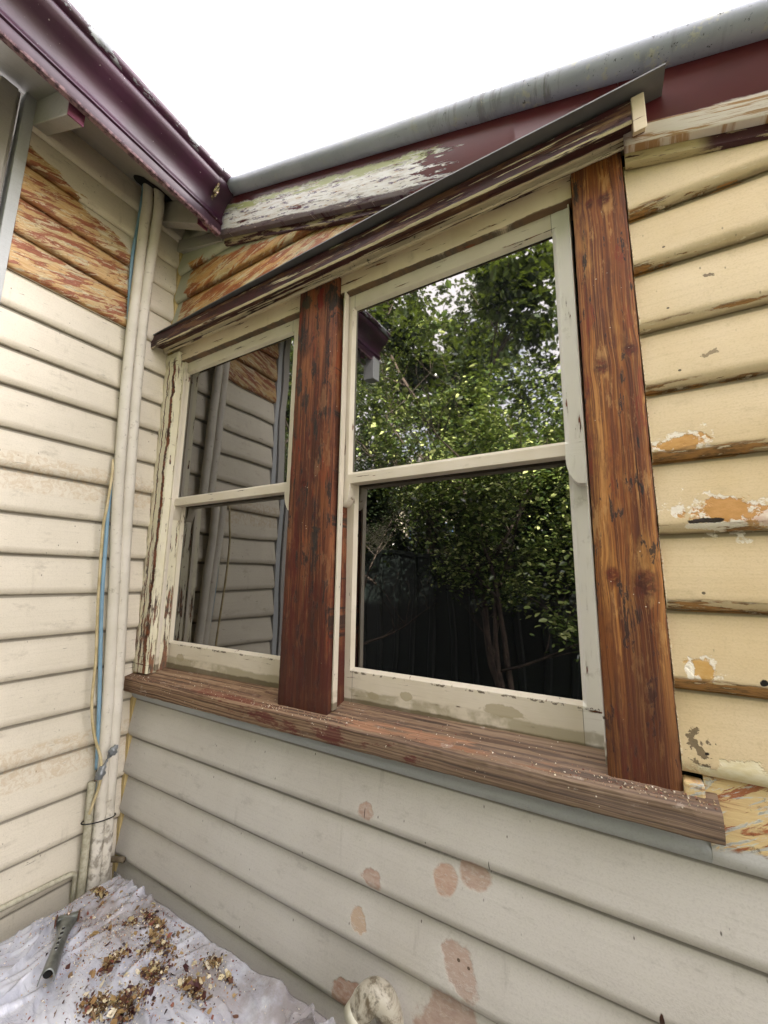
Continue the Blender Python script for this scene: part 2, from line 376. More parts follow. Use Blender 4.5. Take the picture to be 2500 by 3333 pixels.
def cream_joinery(name, base='D9D2B4', base2='E2DCC4', crack=.5, peelx=None, olive=True, horiz=False, whitex=None, und_edge=False):
    m = Mat(name)
    blot = m.noise(scale=6, detail=5)
    c = m.mix(blot.step(.3, .7), base, base2)
    if whitex: c = m.mix((m.x - whitex).step(-.001, .001), c, 'E2DFD6')
    k = (9, 9, 90) if horiz else (90, 90, 9)
    rail = (m.z + .279).step(.001, -.001).mx((m.z - .291).step(-.001, .001)*(m.z - .329).step(.001, -.001)).mx((m.z - .899).step(-.001, .001))
    if horiz: rail = rail*0 + 1
    gv = m.vec(m.x*(90 - rail*82), m.y*40, m.z*(9 + rail*95))
    g = m.noise(gv, scale=1, detail=6, rough=.6, dist=.3)
    c = m.mix(g.step(.56, .7)*.22, c, '8F876A')
    if olive:      # stile / rail joints
        for jx in (.1175, .746, 1.0265, 1.6475):
            j_ = m.math('ABSOLUTE', m.x - jx).step(.0010, .0004)*rail*(m.z + .28).step(.001, -.001).mx((m.z - .9).step(-.001, .001))
            c = m.mix(j_*.7*rail, c, '3A3226')
        ch = m.noise(scale=38, detail=6, rough=.7)
        chip = (m.z + .2745 + (ch-.5)*.02).step(.002, -.001)*(m.z + .2805 + (ch-.5)*.01).step(-.001, .001)*ch.step(.53, .56)
        c = m.mix(chip*.85, c, '4A3A28')
    if horiz:
        el_ = m.noise(m.vec(m.x*7, 0.0, m.z*40), scale=1, detail=8, rough=.7)
        eb = (m.z - .9525 + (el_-.5)*.020).step(.0012, -.0012)
        c = m.mix(eb*.9, c, m.mix(el_.step(.45, .55), '5E3E24', '2E2018'))
    sm = m.noise(scale=14, detail=8, rough=.7)
    c = m.mix(sm.step(.60, .72)*.28, c, '7F7658')
    h = g*.5
    msk, n = peel_mask(m, gv, 1.0, 1 - crack*.36, .012)
    und = m.mix(m.noise(scale=30).step(.4, .6), '7A4526', '3E2418')
    c = m.mix(msk, c, und); h = h - msk*2
    if olive:
        o = m.noise(scale=5.5, detail=5, rough=.6)
        band = (m.z + .325 + (o-.5)*.05).step(.004, -.004)*o.step(.42, .52)
        c = m.mix(band*.6, c, '8A8060')
        for cc, r in (((.19, -.325), (.022, .014)), ((1.47, -.315), (.05, .014)), ((1.10, -.335), (.02, .01)), ((1.21, -.32), (.02, .012))):
            c = m.mix(m.ell(cc, r, k=.3, ns=30)*.7, c, 'A2977A')
        rot = (m.z + .352 + (m.noise(scale=10, detail=6)-.5)*.02).step(.003, -.003)
        c = m.mix(rot*.8, c, '5A4E34')
    if peelx is not None:      # long strip of bare timber down a jamb
        w = m.noise(m.sc((1, 1, 6)), scale=2.5, detail=7, rough=.65)
        for px, pw, z0 in peelx:
            d = m.math('ABSOLUTE', m.x - (px + (w-.5)*.05))
            gate = m.noise(m.sc((1, 1, 3)), scale=2.2, detail=4).step(.34, .44)
            ms = (d - pw*(.35 + w)).step(.0012, -.0012)*gate
            c = m.mix(ms, c, und); h = h - ms*2
        v = m.noise(m.vec(m.x*75, m.y*75, m.z*7), scale=1, detail=8, rough=.68)
        lo = (m.z*-.9).step(-.55, .35)*.10
        ms = (v + lo).step(.60, .615)
        c = m.mix(ms*.9, c, und); h = h - ms*2
    return m.done(c, .5, h, .0012, spec=.45)
MT['cream'] = cream_joinery('cream_sash_paint', base='CEC4B0', base2='D8CFBE', und_edge=True, crack=.98, whitex=1.648)
MT['cream_jamb'] = cream_joinery('peeling_cream_jamb_paint', crack=1.0, olive=False, peelx=((.082, .011, 0), (.040, .004, 0)))
MT['cream_head'] = cream_joinery('cracked_cream_head_paint', base='D0C0A2', base2='D9CAB0', crack=1.04, olive=False, horiz=True)
MT['white_stile'] = cream_joinery('white_sash_paint', base='D8D6CC', base2='E0DFD6', crack=.7, olive=False)

def wood(name, cols, knots=(), blacks=.5, redz=None, fx=1.0, seed=0):
    """stripped softwood post: long grain bending round knots, black paint residue, red primer"""
    m = Mat(name)
    wx = m.x + (m.noise(m.sc((2, 2, 1.2), off=(seed, 0, 0)), scale=2.2, detail=3) - .5)*.014
    kmask = None
    for (kx, kz, kr) in knots:
        u, w = m.x - kx, (m.z - kz)*.55
        d2 = (u*u + w*w)/(kr*kr*2.2)
        g = m.math('EXPONENT', d2*-1)
        wx = wx + g*u*-.55
        km = m.ell((kx, kz), (kr*.95, kr*1.3), k=.24, ns=55, soft=.45)*(m.noise(scale=130, detail=4).step(.30, .52)*.5+.45)
        kmask = km if kmask is None else kmask.mx(km)
    grain = m.noise(m.vec(wx*150*fx, m.y*60, m.z*1.7+seed), scale=1, detail=6, rough=.7, dist=.0)
    bands = m.noise(m.vec(wx*32*fx, m.y*20, m.z*.9+seed*2), scale=1, detail=4, rough=.55)
    c = m.ramp(bands, [(.26, cols[0]), (.42, cols[1]), (.54, cols[2]), (.70, cols[3])])
    c = m.mix(grain.step(.48, .55)*.85, c, cols[0])
    gl = m.noise(m.vec(wx*210*fx+7, m.y*60, m.z*2.3+seed), scale=1, detail=5, rough=.7)
    c = m.mix(gl.step(.54, .60)*.55, c, cols[3])
    c = m.mix(gl.step(.44, .40)*.5, c, '3E2012')
    fg = m.noise(m.vec(wx*420*fx, m.y*100, m.z*6+seed), scale=1, detail=3, rough=.6)
    c = m.mix(fg.step(.50, .62)*.45, c, '3A1C10')
    tone = m.noise(m.vec(m.x*14, m.y*9, m.z*3.2+seed), scale=1, detail=6, rough=.6)
    c = m.mix(tone.step(.50, .66)*.5, c, cols[1] if not redz else '54281A')
    bt = m.noise(m.vec(m.x*26, m.y*9, m.z*7+seed*5), scale=1, detail=8, rough=.7)
    c = m.mix(bt.step(.52, .62)*.6, c, '5A3420' if not redz else '42241A')
    c = m.mix(bt.step(.44, .36)*.4, c, 'C89C62' if not redz else '9C7452')
    scr = m.noise(m.vec(m.x*30, m.y*9, m.z*150+m.x*200), scale=1, detail=4, rough=.7)
    c = m.mix(scr.step(.62, .72)*.35, c, '8E6240')
    rd = m.noise(m.vec(m.x*20, m.y*9, m.z*3.5+2), scale=1, detail=7, rough=.68)
    c = m.mix(rd.step(.56, .62)*.6, c, '7A2E1A')
    c = m.mix(tone.step(.46, .34)*.35, c, 'C9954E' if not redz else '9A6238')
    fl = m.noise(m.vec(wx*60, m.y*20, m.z*7+3), scale=1, detail=6, rough=.7)
    c = m.mix(fl.step(.60, .70)*.45, c, 'D9A25C' if not redz else 'A85A34')
    if kmask is not None:
        kr_ = m.noise(scale=70, detail=3)
        c = m.mix(kmask*.9, c, m.mix(kr_.step(.4, .6), '5A1E14', '3A140E'))
    bz = m.noise(m.vec(m.x*34, 0.0, m.z*9+seed*3), scale=1, detail=8, rough=.7, dist=.25)
    bl = bz.step(.64 - blacks*.08, .67 - blacks*.08)*m.noise(m.vec(m.x*190, 0.0, m.z*14), scale=1, detail=3).step(.36, .50)
    c = m.mix(bl*.85, c, '232220')
    if redz:
        rn = m.noise(m.vec(m.x*22, 0.0, m.z*5), scale=1, detail=6, rough=.65)
        c = m.mix((rn + (m.z*-.16)).step(.50, .62)*.8, c, '4E1712')
        gy = m.noise(m.vec(m.x*60, 1.0, m.z*9), scale=1, detail=7, rough=.7)
        c = m.mix(gy.step(.66, .70)*.6, c, '8E867A')
        for cc, r, k_ in (((.962, .93), (.020, .055), '1C1C1A'), ((.915, .95), (.016, .04), '6E1A14'), ((.85, .955), (.02, .03), '2E2E26'), ((.832, .66), (.010, .05), '2A2A28'), ((.93, .12), (.02, .04), '2A2826')):
            c = m.mix(m.ell(cc, r, k=.5, ns=45, soft=.15)*m.noise(m.vec(m.x*80, 0.0, m.z*12), scale=1, detail=5).step(.36, .5)*.85, c, k_)
    low = (m.z + .16 + (bands-.5)*.6).step(.22, -.18)
    c = m.mix(low*.7, c, '46241A')
    ck = m.noise(m.vec(wx*90, m.y*60, m.z*2.2+9), scale=1, detail=3, rough=.5)
    ckm = ck.step(.70, .72); c = m.mix(ckm*.8, c, '2A140C')
    fleck = m.vor(scale=70).step(.10, .06)*m.noise(scale=18).step(.6, .64); c = m.mix(fleck, c, 'D9CDB4')
    return m.done(c, (.5 + grain*.25), grain*.8 + fg*.5 + bt*.7 + bl*.3 - ckm*1.5, .0022, spec=.35)
MT['post_right'] = wood('orange_stripped_pine', ['5E341E', '80481F', '9E6630', 'B8844A'], knots=[(1.769, .895, .013), (1.738, .898, .009), (1.737, .477, .014), (1.795, .50, .012), (1.728, .01, .013), (1.784, -.005, .021)], blacks=.85)
MT['post_mid'] = wood('red_brown_stripped_pine', ['42241A', '60301E', '7A452C', '92603E'], knots=[(.87, .30, .012)], blacks=1.2, redz=True, seed=4, fx=.8)

def sill_mat():
    m = Mat('weathered_sill_timber')
    wz = m.z + (m.noise(m.sc((1.2, 2, 2)), scale=2, detail=3)-.5)*.02
    g = m.noise(m.vec(m.x*1.6, m.y*110, wz*190), scale=1, detail=4, rough=.6)
    b = m.noise(m.vec(m.x*2, m.y*60, wz*60), scale=1, detail=4, rough=.6)
    c = m.ramp(g, [(.32, '3A2A20'), (.46, '6B5240'), (.56, '8C7258'), (.72, 'A08870')])
    c = m.mix((m.x-1.0).step(-.5, .7)*.4, c, m.mix(b.step(.4, .6), '6E665E', '4A443E'))
    # orange scraped part on top
    top = (m.y + .058).step(0, .006)
    og = m.noise(m.vec(m.x*5, m.y*40, 0.0), scale=1, detail=7, rough=.65)
    fresh = m.mix(g.step(.4, .6), 'A88064', '80583F')
    msk = top*(og + m.ell((1.3, -.04), (.32, .03), ax='xy', k=.3, ns=8, soft=.5)*.16).step(.60, .70)
    c = m.mix(msk*.8, c, fresh)
    red = m.ell((.62, -.045), (.2, .02), ax='xy', k=.6, ns=12, soft=.3)*top
    c = m.mix(red*.55, c, '6A2A1E')
    rn = m.noise(m.vec(m.x*9, m.y*20, m.z*30), scale=1, detail=7, rough=.7)
    c = m.mix((rn + m.ell((.95, -.42), (.35, .04), k=.3, ns=10, soft=.5)*.1).step(.63, .70)*.7, c, '54181A')
    pale = m.noise(m.vec(m.x*16, m.y*30, m.z*30), scale=1, detail=7, rough=.72)
    c = m.mix(pale.step(.60, .68)*.55, c, 'A89C90')
    fleck = m.vor(scale=95).step(.16, .10)*m.noise(scale=26, detail=3).step(.56, .62); c = m.mix(fleck, c, 'DCD2C0')
    return m.done(c, .75, g + pale*.4, .0018, spec=.3)
MT['sill'] = sill_mat()

def moulding_mat():
    m = Mat('flaking_maroon_moulding_paint')
    mar = m.mix(m.noise(scale=20, detail=4).step(.4, .7), '3E141A', '2A0E12')
    g = m.noise(m.vec(m.x*3.2, m.y*80, m.z*80), scale=1, detail=7, rough=.62)
    g2 = m.noise(m.vec(m.x*5, m.y*45, m.z*45+4), scale=1, detail=7, rough=.66)
    c = m.mix(g2.step(.52, .55), mar, '5E3E2C')
    c = m.mix(g2.step(.64, .66)*.8, c, '84694A')
    # cream remnants: mostly along the lip and along the lower band
    lip = (m.y + .093).step(.002, -.002)*(m.z - .9985 + (g-.5)*.012).step(.001, -.001)
    low = (m.y + .049).step(-.002, .002)
    cr = (lip*(g+.04).step(.47, .50)).mx(low*(g+.05).step(.47, .50)).mx((g).step(.60, .615))
    c = m.mix(cr, c, m.mix(g2, 'C9BC98', 'DCD2B4'))
    dk = m.noise(scale=40, detail=6, rough=.7).step(.62, .68); c = m.mix(dk*.8, c, '16100E')
    return m.done(c, .5, g2.step(.5, .53)*.8 + cr*1.2 + g*.4, .0016, spec=.5)
MT['moulding'] = moulding_mat()
MT['hood'] = (lambda m: m.done(m.mix(m.noise(scale=6, detail=5).step(.4, .7), '6E7072', '7C7C7C'), .5, m.noise(scale=50, detail=4), .0006, metal=.3, spec=.4))(Mat('grey_hood_sheet'))

def barge_mat():
    m = Mat('part_stripped_maroon_paint')
    s_ = m.z + m.x*.31                                     # distance across the sloping board
    mar = m.mix(m.noise(scale=3, detail=4).step(.35, .7), '4A1A20', '5C2228')
    u = m.x*.95 - m.z*.3
    v = m.vec(u*7, 0.0, s_*46)
    n = m.noise(v, scale=1, detail=9, rough=.68, dist=.35)
    n2 = m.noise(m.vec(u*12, 2.0, s_*70), scale=1, detail=9, rough=.7, dist=.2)
    e = m.noise(scale=8, detail=6, rough=.7)
    zone = (m.x + (e-.5)*.25 + (n-.5)*1.1).step(1.35, 1.32)*(s_ - 1.690 + (e-.5)*.06).step(.006, -.006)
    c = mar
    prim = m.mix(n2.step(.40, .62), 'F0F0F4', 'D8D2D0')
    prim = m.mix(n2.step(.60, .63), prim, 'B08A66')
    prim = m.mix(m.noise(m.vec(u*16, 9.0, s_*60), scale=1, detail=7, rough=.7).step(.56, .59)*.85, prim, '54426E')
    c = m.mix(zone*n.step(.37, .395), c, prim)
    gr = (s_ - 1.655 + (e-.5)*.03).step(-.004, .008)*zone
    c = m.mix(gr*n.step(.42, .5), c, 'A8AD7C')
    lowm = (s_ - 1.572 + (e-.5)*.03).step(.004, -.004)*zone
    c = m.mix(lowm*.85*n2.step(.62, .58), c, '3E1626')
    # right end: bare timber and white primer along the bottom 50 mm
    rz = (m.x).step(1.80, 1.83)*(s_ - 1.598 + (n-.5)*.03 - (m.x-1.9)*.03).step(.003, -.003)
    n4 = m.noise(m.vec(u*5, 6.0, s_*80), scale=1, detail=9, rough=.7, dist=.3)
    tan = m.mix(n4.step(.44, .50), m.mix(n2, '9A7650', 'B8946A'), 'DCD4CA')
    c = m.mix(rz, c, tan)
    return m.done(c, .38, n.step(.40, .425)*zone*1.5 + n2*.4*zone + rz*n2 + e*.15, .0014, spec=.5)
MT['barge'] = barge_mat()
def bead_mat():
    m = Mat('flaking_maroon_bead_paint')
    n = m.noise(m.vec(m.x*9, m.y*50, (m.z+m.x*.31)*60), scale=1, detail=8, rough=.68)
    c = m.mix(n.step(.52, .54), '3A1018', 'A8987A')
    c = m.mix((m.x).step(1.98, 1.94)*(m.x).step(1.78, 1.82)*n.step(.36, .40), c, 'B8A87E')
    return m.done(c, .5, n.step(.52, .54), .0015)
MT['bead'] = bead_mat()

def gutter_mat():
    m = Mat('glossy_maroon_gutter_paint')
    c = m.mix(m.noise(scale=5, detail=5).step(.35, .7), '2A0A1E', '38102C')
    e = m.noise(m.sc((10, 4, 10)), scale=2.4, detail=8, rough=.68)
    lip = (m.z + (m.y+.05)*.048 - 1.606).step(-.002, .004)
    c = m.mix(lip*e.step(.54, .56), c, m.mix(m.noise(scale=20, detail=3).step(.4, .6), '9AA0A4', '70757A'))
    c = m.mix(lip*(e).step(.40, .37)*.8, c, '3A3A36')
    low = (m.z + (m.y+.05)*.048 - 1.436).step(.003, -.003)
    c = m.mix(low*m.noise(scale=60, detail=5, rough=.7).step(.38, .6)*.8, c, '9A7A80')
    db = m.noise(scale=90, detail=3).step(.72, .75); c = m.mix(db*.5, c, 'C9C0BC')
    return m.done(c, m.noise(scale=12, detail=4)*.3 + .26, m.noise(scale=30, detail=4) + lip*e.step(.54, .56)*1.2, .0006, spec=.45)
MT['gutter'] = gutter_mat()
MT['rafter_end'] = (lambda m: m.done(m.mix(m.noise(scale=30, detail=4).step(.35, .65), '6A3348', '86506A'), .45, m.noise(scale=60), .0006))(Mat('mauve_maroon_end_paint'))
def galv():
    m = Mat('weathered_grey_metal')
    c = m.mix(m.noise(scale=7, detail=5).step(.3, .7), '949AA8', 'A6ABB8')
    rib = m.noise(m.vec((m.x*.95 - m.z*.3)*55, m.y*8, m.z*8), scale=1, detail=5, rough=.6)
    gate = m.noise(m.sc((3, 3, 3)), scale=1.2, detail=4).step(.42, .56)
    right = m.x.step(1.1, 1.7)
    c = m.mix(rib.step(.50, .60)*gate*right*.6, c, '56564E')
    li = m.noise(scale=22, detail=7, rough=.72)
    c = m.mix(li.step(.56, .62)*(.25 + right*.75)*.8, c, 'B4B4A4')
    c = m.mix(m.noise(scale=60, detail=6, rough=.75).step(.60, .66)*(.2+right*.8), c, '2E2F2B')
    return m.done(c, .5, li, .0012, spec=.5)
MT['galv'] = galv()
MT['roof_sheet'] = (lambda m: m.done(m.mix(m.noise(scale=3, detail=5), '6E6A66', '55504C'), .6))(Mat('old_roof_sheet'))

def lag(name, c1, c2):
    m = Mat(name)
    c = m.mix(m.noise(scale=9, detail=6).step(.35, .7), c1, c2)
    c = m.mix(m.noise(scale=40, detail=6, rough=.7).step(.58, .7)*.5, c, '857B66')
    low = (m.z + .85).step(.1, -.1); c = m.mix(low*m.noise(scale=30, detail=6).step(.45, .6)*.7, c, '6E6452')
    w = m.n('ShaderNodeTexWave'); w.bands_direction = 'Z'; w.inputs['Scale'].default_value = 75; w.inputs['Distortion'].default_value = .6
    m.put(m.P, w.inputs['Vector'])
    return m.done(c, .75, S(m, w.outputs['Fac']) + m.noise(scale=200)*.6, .0007, spec=.3)
MT['lag'] = lag('cream_pipe_lagging', 'CEC8B8', 'DAD4C6')
def plain(name, c1, c2=None, rough=.5, sc_=20, metal=0, spec=.5, hd=.0004):
    m = Mat(name); n = m.noise(scale=sc_, detail=6, rough=.65)
    return m.done(m.mix(n.step(.35, .65), c1, c2 or c1), rough, n, hd, metal=metal, spec=spec)
MT['blue_cable'] = plain('blue_cable_sheath', '6C8EA2', '7A9AAC', .4)
MT['beige_cable'] = plain('beige_cable_sheath', 'C2B38C', 'A8986E', .45)
MT['red_wire'] = plain('red_wire_sheath', '8E2A1E', '6E2018', .5)
MT['tape'] = plain('silver_grey_tape', '6E7274', '8E9294', .3, metal=.4)
MT['foil'] = plain('crumpled_foil', 'B8A898', '8A6E5C', .15, sc_=60, metal=.8, hd=.002)
MT['black_plastic'] = plain('black_plastic', '0E0E0E', rough=.35)
MT['conduit'] = plain('dusty_cream_conduit', 'B5B09A', '9A957E', .7, sc_=60)
MT['rusty'] = plain('rusty_pipe_metal', '6E6450', '4A3C2A', .7, sc_=50)
MT['bright_steel'] = plain('bright_steel', 'C4C6C4', 'A8AAA8', .25, metal=.8)
MT['tool'] = (lambda m: m.done(m.mix(m.noise(scale=40, detail=5).step(.4, .65), '868A86', '6A6E6A'), .34, m.noise(scale=120), .0003, metal=.75))(Mat('worn_grey_steel'))
MT['hole'] = plain('dark_recess', '0A0908', rough=.9)
def pvc():
    m = Mat('dirty_pvc'); n = m.noise(scale=22, detail=8, rough=.72, dist=.5)
    c = m.mix(n.step(.45, .62), 'A9A392', '5E5340'); c = m.mix(m.noise(scale=60, detail=5).step(.6, .68)*.6, c, '3A3226')
    return m.done(c, .45, n, .0006)
MT['pvc'] = pvc(); MT['pvc_rim'] = plain('pale_pvc_rim', 'BEBBAA', 'A8A48E', .4)

def plastic():
    m = Mat('wrinkled_clear_plastic_sheet')
    n = m.noise(scale=9, detail=7, rough=.6, dist=1.0); n2 = m.noise(m.sc((10, 28, 10), rot=(0, 0, .5)), scale=1.6, detail=6, rough=.6, dist=.8)
    c = m.mix(n.step(.35, .65), 'D2D6E4', 'E8EBF4')
    dust = m.noise(scale=5, detail=8, rough=.7)
    far = (m.y + m.x*-.12 + .29).step(-.05, .06)
    c = m.mix(dust.step(.34, .58)*far*.7, c, '94857A')
    fl = m.vor(scale=75).step(.16, .10)*m.noise(scale=12, detail=3).step(.52, .60)
    c = m.mix(fl*.8, c, '6A4634')
    rid = m.noise(m.sc((14, 34, 14), rot=(0, 0, .6)), scale=1.1, detail=3, dist=1.5)
    h = n*.35 + n2*.12 + (m.math('ABSOLUTE', rid-.5)*2).inv()*.35
    fc = m.vor(m.noise_vec(), scale=16); h = h + fc*.25
    tr = m.n('ShaderNodeBsdfTransparent'); tr.inputs[0].default_value = (.93, .93, .95, 1)
    m.done(c, n2*.12 + .04, h, .009, spec=1.0, Coat_Weight=1.0, Coat_Roughness=.06)
    mx = m.n('ShaderNodeMixShader'); mx.inputs[0].default_value = .66
    m.nt.links.new(tr.outputs[0], mx.inputs[1]); m.nt.links.new(m.b.outputs[0], mx.inputs[2]); m.nt.links.new(mx.outputs[0], m.out.inputs[0])
    return m.m
MT['plastic'] = plastic(); MT['casing'] = plain('grey_beige_casing', '9A948C', 'A8A29A', .5)
def flakes_mat(name, cols):
    m = Mat(name); n = m.n('ShaderNodeNewGeometry'); rs = S(m, n.outputs['Random Per Island'])
    r = m.n('ShaderNodeValToRGB'); r.color_ramp.interpolation = 'CONSTANT'; m.put(rs, r.inputs[0]); e = r.color_ramp.elements
    while len(e) < len(cols): e.new(.5)
    for i, c in enumerate(cols): e[i].position = i/len(cols); e[i].color = lin(c)
    return m.done(S(m, r.outputs[0]), .6, m.noise(scale=300), .0003)
MT['flakes'] = flakes_mat('paint_flakes', ['C9BC98', '3A1418', '7A5E3C', 'D2C8AE', '5A3A28', '8E7448', '2E181A', '9A8258', '7A4636', 'A8986C', '4A261E', '86683E', '6A5030'])
MT['dust'] = flakes_mat('scraped_paint_dust', ['CFC3A8', '8A5A44', 'B09A78', '6E3A30', 'A8826A', '9A7A5E', 'D9D0BC'])

def glass_mat(name, tint):
    m = Mat(name)
    d = m.noise(scale=1.4, detail=2); dust = m.noise(scale=150, detail=3).step(.72, .78)
    m.done(m.mix(dust*.25, tint, '4a4a46'), .012, d, .006, spec=.5, IOR=2.5)
    return m.m
MT['glass'] = glass_mat('dark_window_glass', '050607')
def dusty():
    m = Mat('dusty_window_glass')
    st = m.noise(m.vec(m.x*60 + m.z*20, 0.0, m.z*6), scale=1, detail=7, rough=.7)
    bl = m.noise(m.sc((3, 3, 3)), scale=1.5, detail=5)
    c = m.mix(st.step(.40, .8)*bl.step(.35, .6), '07080A', '2A2D33')
    d = m.noise(scale=1.4, detail=2)
    return m.done(c, .02, d, .006, spec=.5, IOR=2.6)
MT['glass_dusty'] = dusty()

def leaf_mat(name, cols):
    m = Mat(name); n = m.n('ShaderNodeNewGeometry'); rs = S(m, n.outputs['Random Per Island'])
    c = m.ramp(rs, [(i/(len(cols)-1), q) for i, q in enumerate(cols)])
    m.done(c, .24, None, spec=1.0)
    tl = m.n('ShaderNodeBsdfTranslucent'); m.put(m.mix(.5, c, 'A9C23E'), tl.inputs[0])
    mx = m.n('ShaderNodeMixShader'); mx.inputs[0].default_value = .15
    m.nt.links.new(m.b.outputs[0], mx.inputs[1]); m.nt.links.new(tl.outputs[0], mx.inputs[2]); m.nt.links.new(mx.outputs[0], m.out.inputs[0])
    return m.m
MT['leaf'] = leaf_mat('glossy_green_leaf', ['1C2818', '2E3E20', '46592E', '6E8242', 'D4DC92'])
MT['leaf_shade_tone'] = leaf_mat('shade_toned_green_leaf', ['12180F', '1C2618', '2C3824', '465238'])  # background trees' shade put into a darker copy of the leaf colour
MT['bark'] = plain('grey_brown_bark', '4E4238', '2E2620', .9, sc_=14, hd=.01)
MT['fence'] = plain('dark_green_fence_steel', '060D0B', '091410', .5, sc_=3)
MT['ground'] = (lambda m: m.done(m.mix(m.noise(scale=3, detail=9, rough=.7).step(.35, .65), '6E695E', '57534A'), .9, m.noise(scale=40, detail=6), .004))(Mat('worn_concrete'))
MT['soil'] = (lambda m: m.done(m.mix(m.noise(scale=6, detail=9, rough=.7).step(.35, .65), '4A4030', '3A4424'), .95, m.noise(scale=30, detail=6), .02))(Mat('garden_soil'))
MT['neighbour'] = plain('pale_render', 'C2B8A4', 'CEC5B2', .8, sc_=2)
MT['blue_shade'] = plain('blue_door_paint', '5E7EA6', '6E8CB2', .5)

# ------------------------------------------------------------------ the ground
bm = bmesh.new(); v = [bm.verts.new(p) for p in ((-300,-300,0),(300,-300,0),(300,300,0),(-300,300,0))]; bm.faces.new(v)
tag(build('ground', bm, MT['soil']), kind='structure')
bm = bmesh.new(); box(bm, -6, 6, -2.7, .3, -H-.1, -H+.03)
tag(build('path', bm, MT['ground']), kind='structure')

# ------------------------------------------------------------------ the house
house = empty('weatherboard_house')
tag(house, 'old cream weatherboard house with two sash windows, stripped timber posts and maroon gutter', 'house')

def board_prof(h, out=.030, back=.007):
    r = .027; p = [(.0, .0)]                      # (depth outwards, height)
    p = [(-.004, .016), (.0115, .016), (.012, .001)]
    for a in range(15, 91, 15):
        t = R(a); p.append((back + .004 + (out-back-.004)*math.sin(t), r*(1-math.cos(t))))
    p += [(back+.001, h+.006), (-.004, h+.006)]
    return p
def boards_x(name, lines, x0, x1, mt, parent, top=None, seed=0, x0f=None):
    """weatherboards on the back wall (facing -y)"""
    bm = bmesh.new()
    for i, (za, zb) in enumerate(zip(lines, lines[1:])):
        pr = board_prof(zb-za); xa, xb = x0, x1
        rr = random.Random(seed+i); dy = rr.uniform(-.0015, .0015)
        n = max(2, int((xb-xa)/.12))
        st = []
        for k in range(n+1):
            t = k/n
            def fn(u, v, t=t):
                z = za + v; e = min(xb, top(z)) if top else xb
                s0 = x0f(z) if x0f else xa
                x = lerp(s0, max(e, s0+.001), t)
                w = mnoise.noise(Vector((x*1.7+seed, i*3.1, 0)))
                return (x, -(u + dy) - w*.0012 if u > 0 else .004, z + w*.0015)
            st.append(fn)
        sweep(bm, pr, st)
    return build(name, bm, mt, parent, smooth='auto', angle=50)
def boards_y(name, lines, y0, y1, mt, parent, seed=0, y1f=None):
    """weatherboards on the side wall (facing +x)"""
    bm = bmesh.new()
    for i, (za, zb) in enumerate(zip(lines, lines[1:])):
        pr = board_prof(zb-za); rr = random.Random(seed+i); dx = rr.uniform(-.0015, .0015); n = 6
        st = []
        for k in range(n+1):
            def fn(u, v, t=k/n):
                y = lerp(y0, y1, t); w = mnoise.noise(Vector((y*2+seed, i*2.3, 5)))
                return ((u + dx) + w*.0012 - .014 if u > 0 else -.018, y, za + v + w*.0015)
            st.append(fn)
        sweep(bm, pr, st)
    return build(name, bm, mt, parent, smooth='auto', angle=50)
def barge_top(z): return .362 + (1.439 + .10 - z)/.31       # x where the rake line passes height z

bw = empty('back_wall'); bw.parent = house
bw['label'] = 'long weatherboard wall that carries the two windows'
XR = 3.3
boards_x('weatherboards', ZB[:8], .022, XR, MT['beige'], bw, seed=1)['label'] = 'dusty beige boards with pink filler patches under the sill'
boards_x('weatherboards', [-.487, -.425], .022, 1.845, MT['bluegrey'], bw, seed=2)['label'] = 'strip of board under the sill, blue grey painted in for the sill shadow'
boards_x('weatherboards', ZB[7:9], 1.8455, XR, MT['patchy'], bw, seed=2)['label'] = 'part stripped pale board at the end of the sill'
boards_x('weatherboards', ZB[8:10], 1.8145, XR, MT['yellow'], bw, seed=3)
boards_x('weatherboards', ZB[9:18], 1.8145, XR, MT['yellow'], bw, top=barge_top, seed=3)['label'] = 'yellow cream boards with worn lower edges right of the window'
boards_x('weatherboards', [1.03] + ZB[18:23], .022, XR, MT['upper_stripped'], bw, top=barge_top, seed=5)['label'] = 'scraped orange and grey boards above the window hood'
# sheathing behind the boards (with the window opening left out) and dark room behind
bm = bmesh.new()
box(bm, -.02, XR, .006, .03, -H, -.46); box(bm, 1.70, XR, .006, .03, -.46, .90); 
rings = [[(-.02, 1.0), (XR, 1.0), (XR, .62), (1.70, .62)]]
P = [(-.02, 1.0), (1.70, 1.0), (1.70, .90), (XR, .60), (XR, .62), (.0, 1.62), (-.02, 1.62)]
for y in (.006,): pass
fr = [bm.verts.new((x, .006, z+H)) for x, z in P]; bk = [bm.verts.new((x, .03, z+H)) for x, z in P]
bm.faces.new(fr); bm.faces.new(bk[::-1])
for i in range(len(P)): j = (i+1) % len(P); bm.faces.new((fr[i], fr[j], bk[j], bk[i]))
build('sheathing', bm, MT['hole'], bw)
bm = bmesh.new()     # corner bead, in short irregular lengths
box(bm, .0, .020, -.022, -.001, -1.5, 1.535)
build('corner_bead', bm, MT['beadyellow'], bw, bevel=.002)

swl = empty('side_wall'); swl.parent = house
swl['label'] = 'short weatherboard wall on the left, burnt back under the eaves'
boards_y('weatherboards', ZS, -.600, -.006, MT['side'], swl, seed=11)
bm = bmesh.new(); box(bm, -.04, -.0181, -.60, .03, -H, 1.74); build('sheathing', bm, MT['hole'], swl)
bm = bmesh.new(); box(bm, -.04, .016, -.632, -.6005, -H, 1.72); build('corner_stop', bm, MT['bluegrey'], swl, bevel=.002)
# verandah post and curved bracket beyond the corner
bm = bmesh.new(); box(bm, -.30, -.012, -.72, -.640, -H, 1.715); build('return_board', bm, MT['eaves'], swl, bevel=.003)
bm = bmesh.new(); box(bm, -.10, .012, -.700, -.652, -H, 1.70); build('corner_stop', bm, MT['eaves'], swl, bevel=.003)
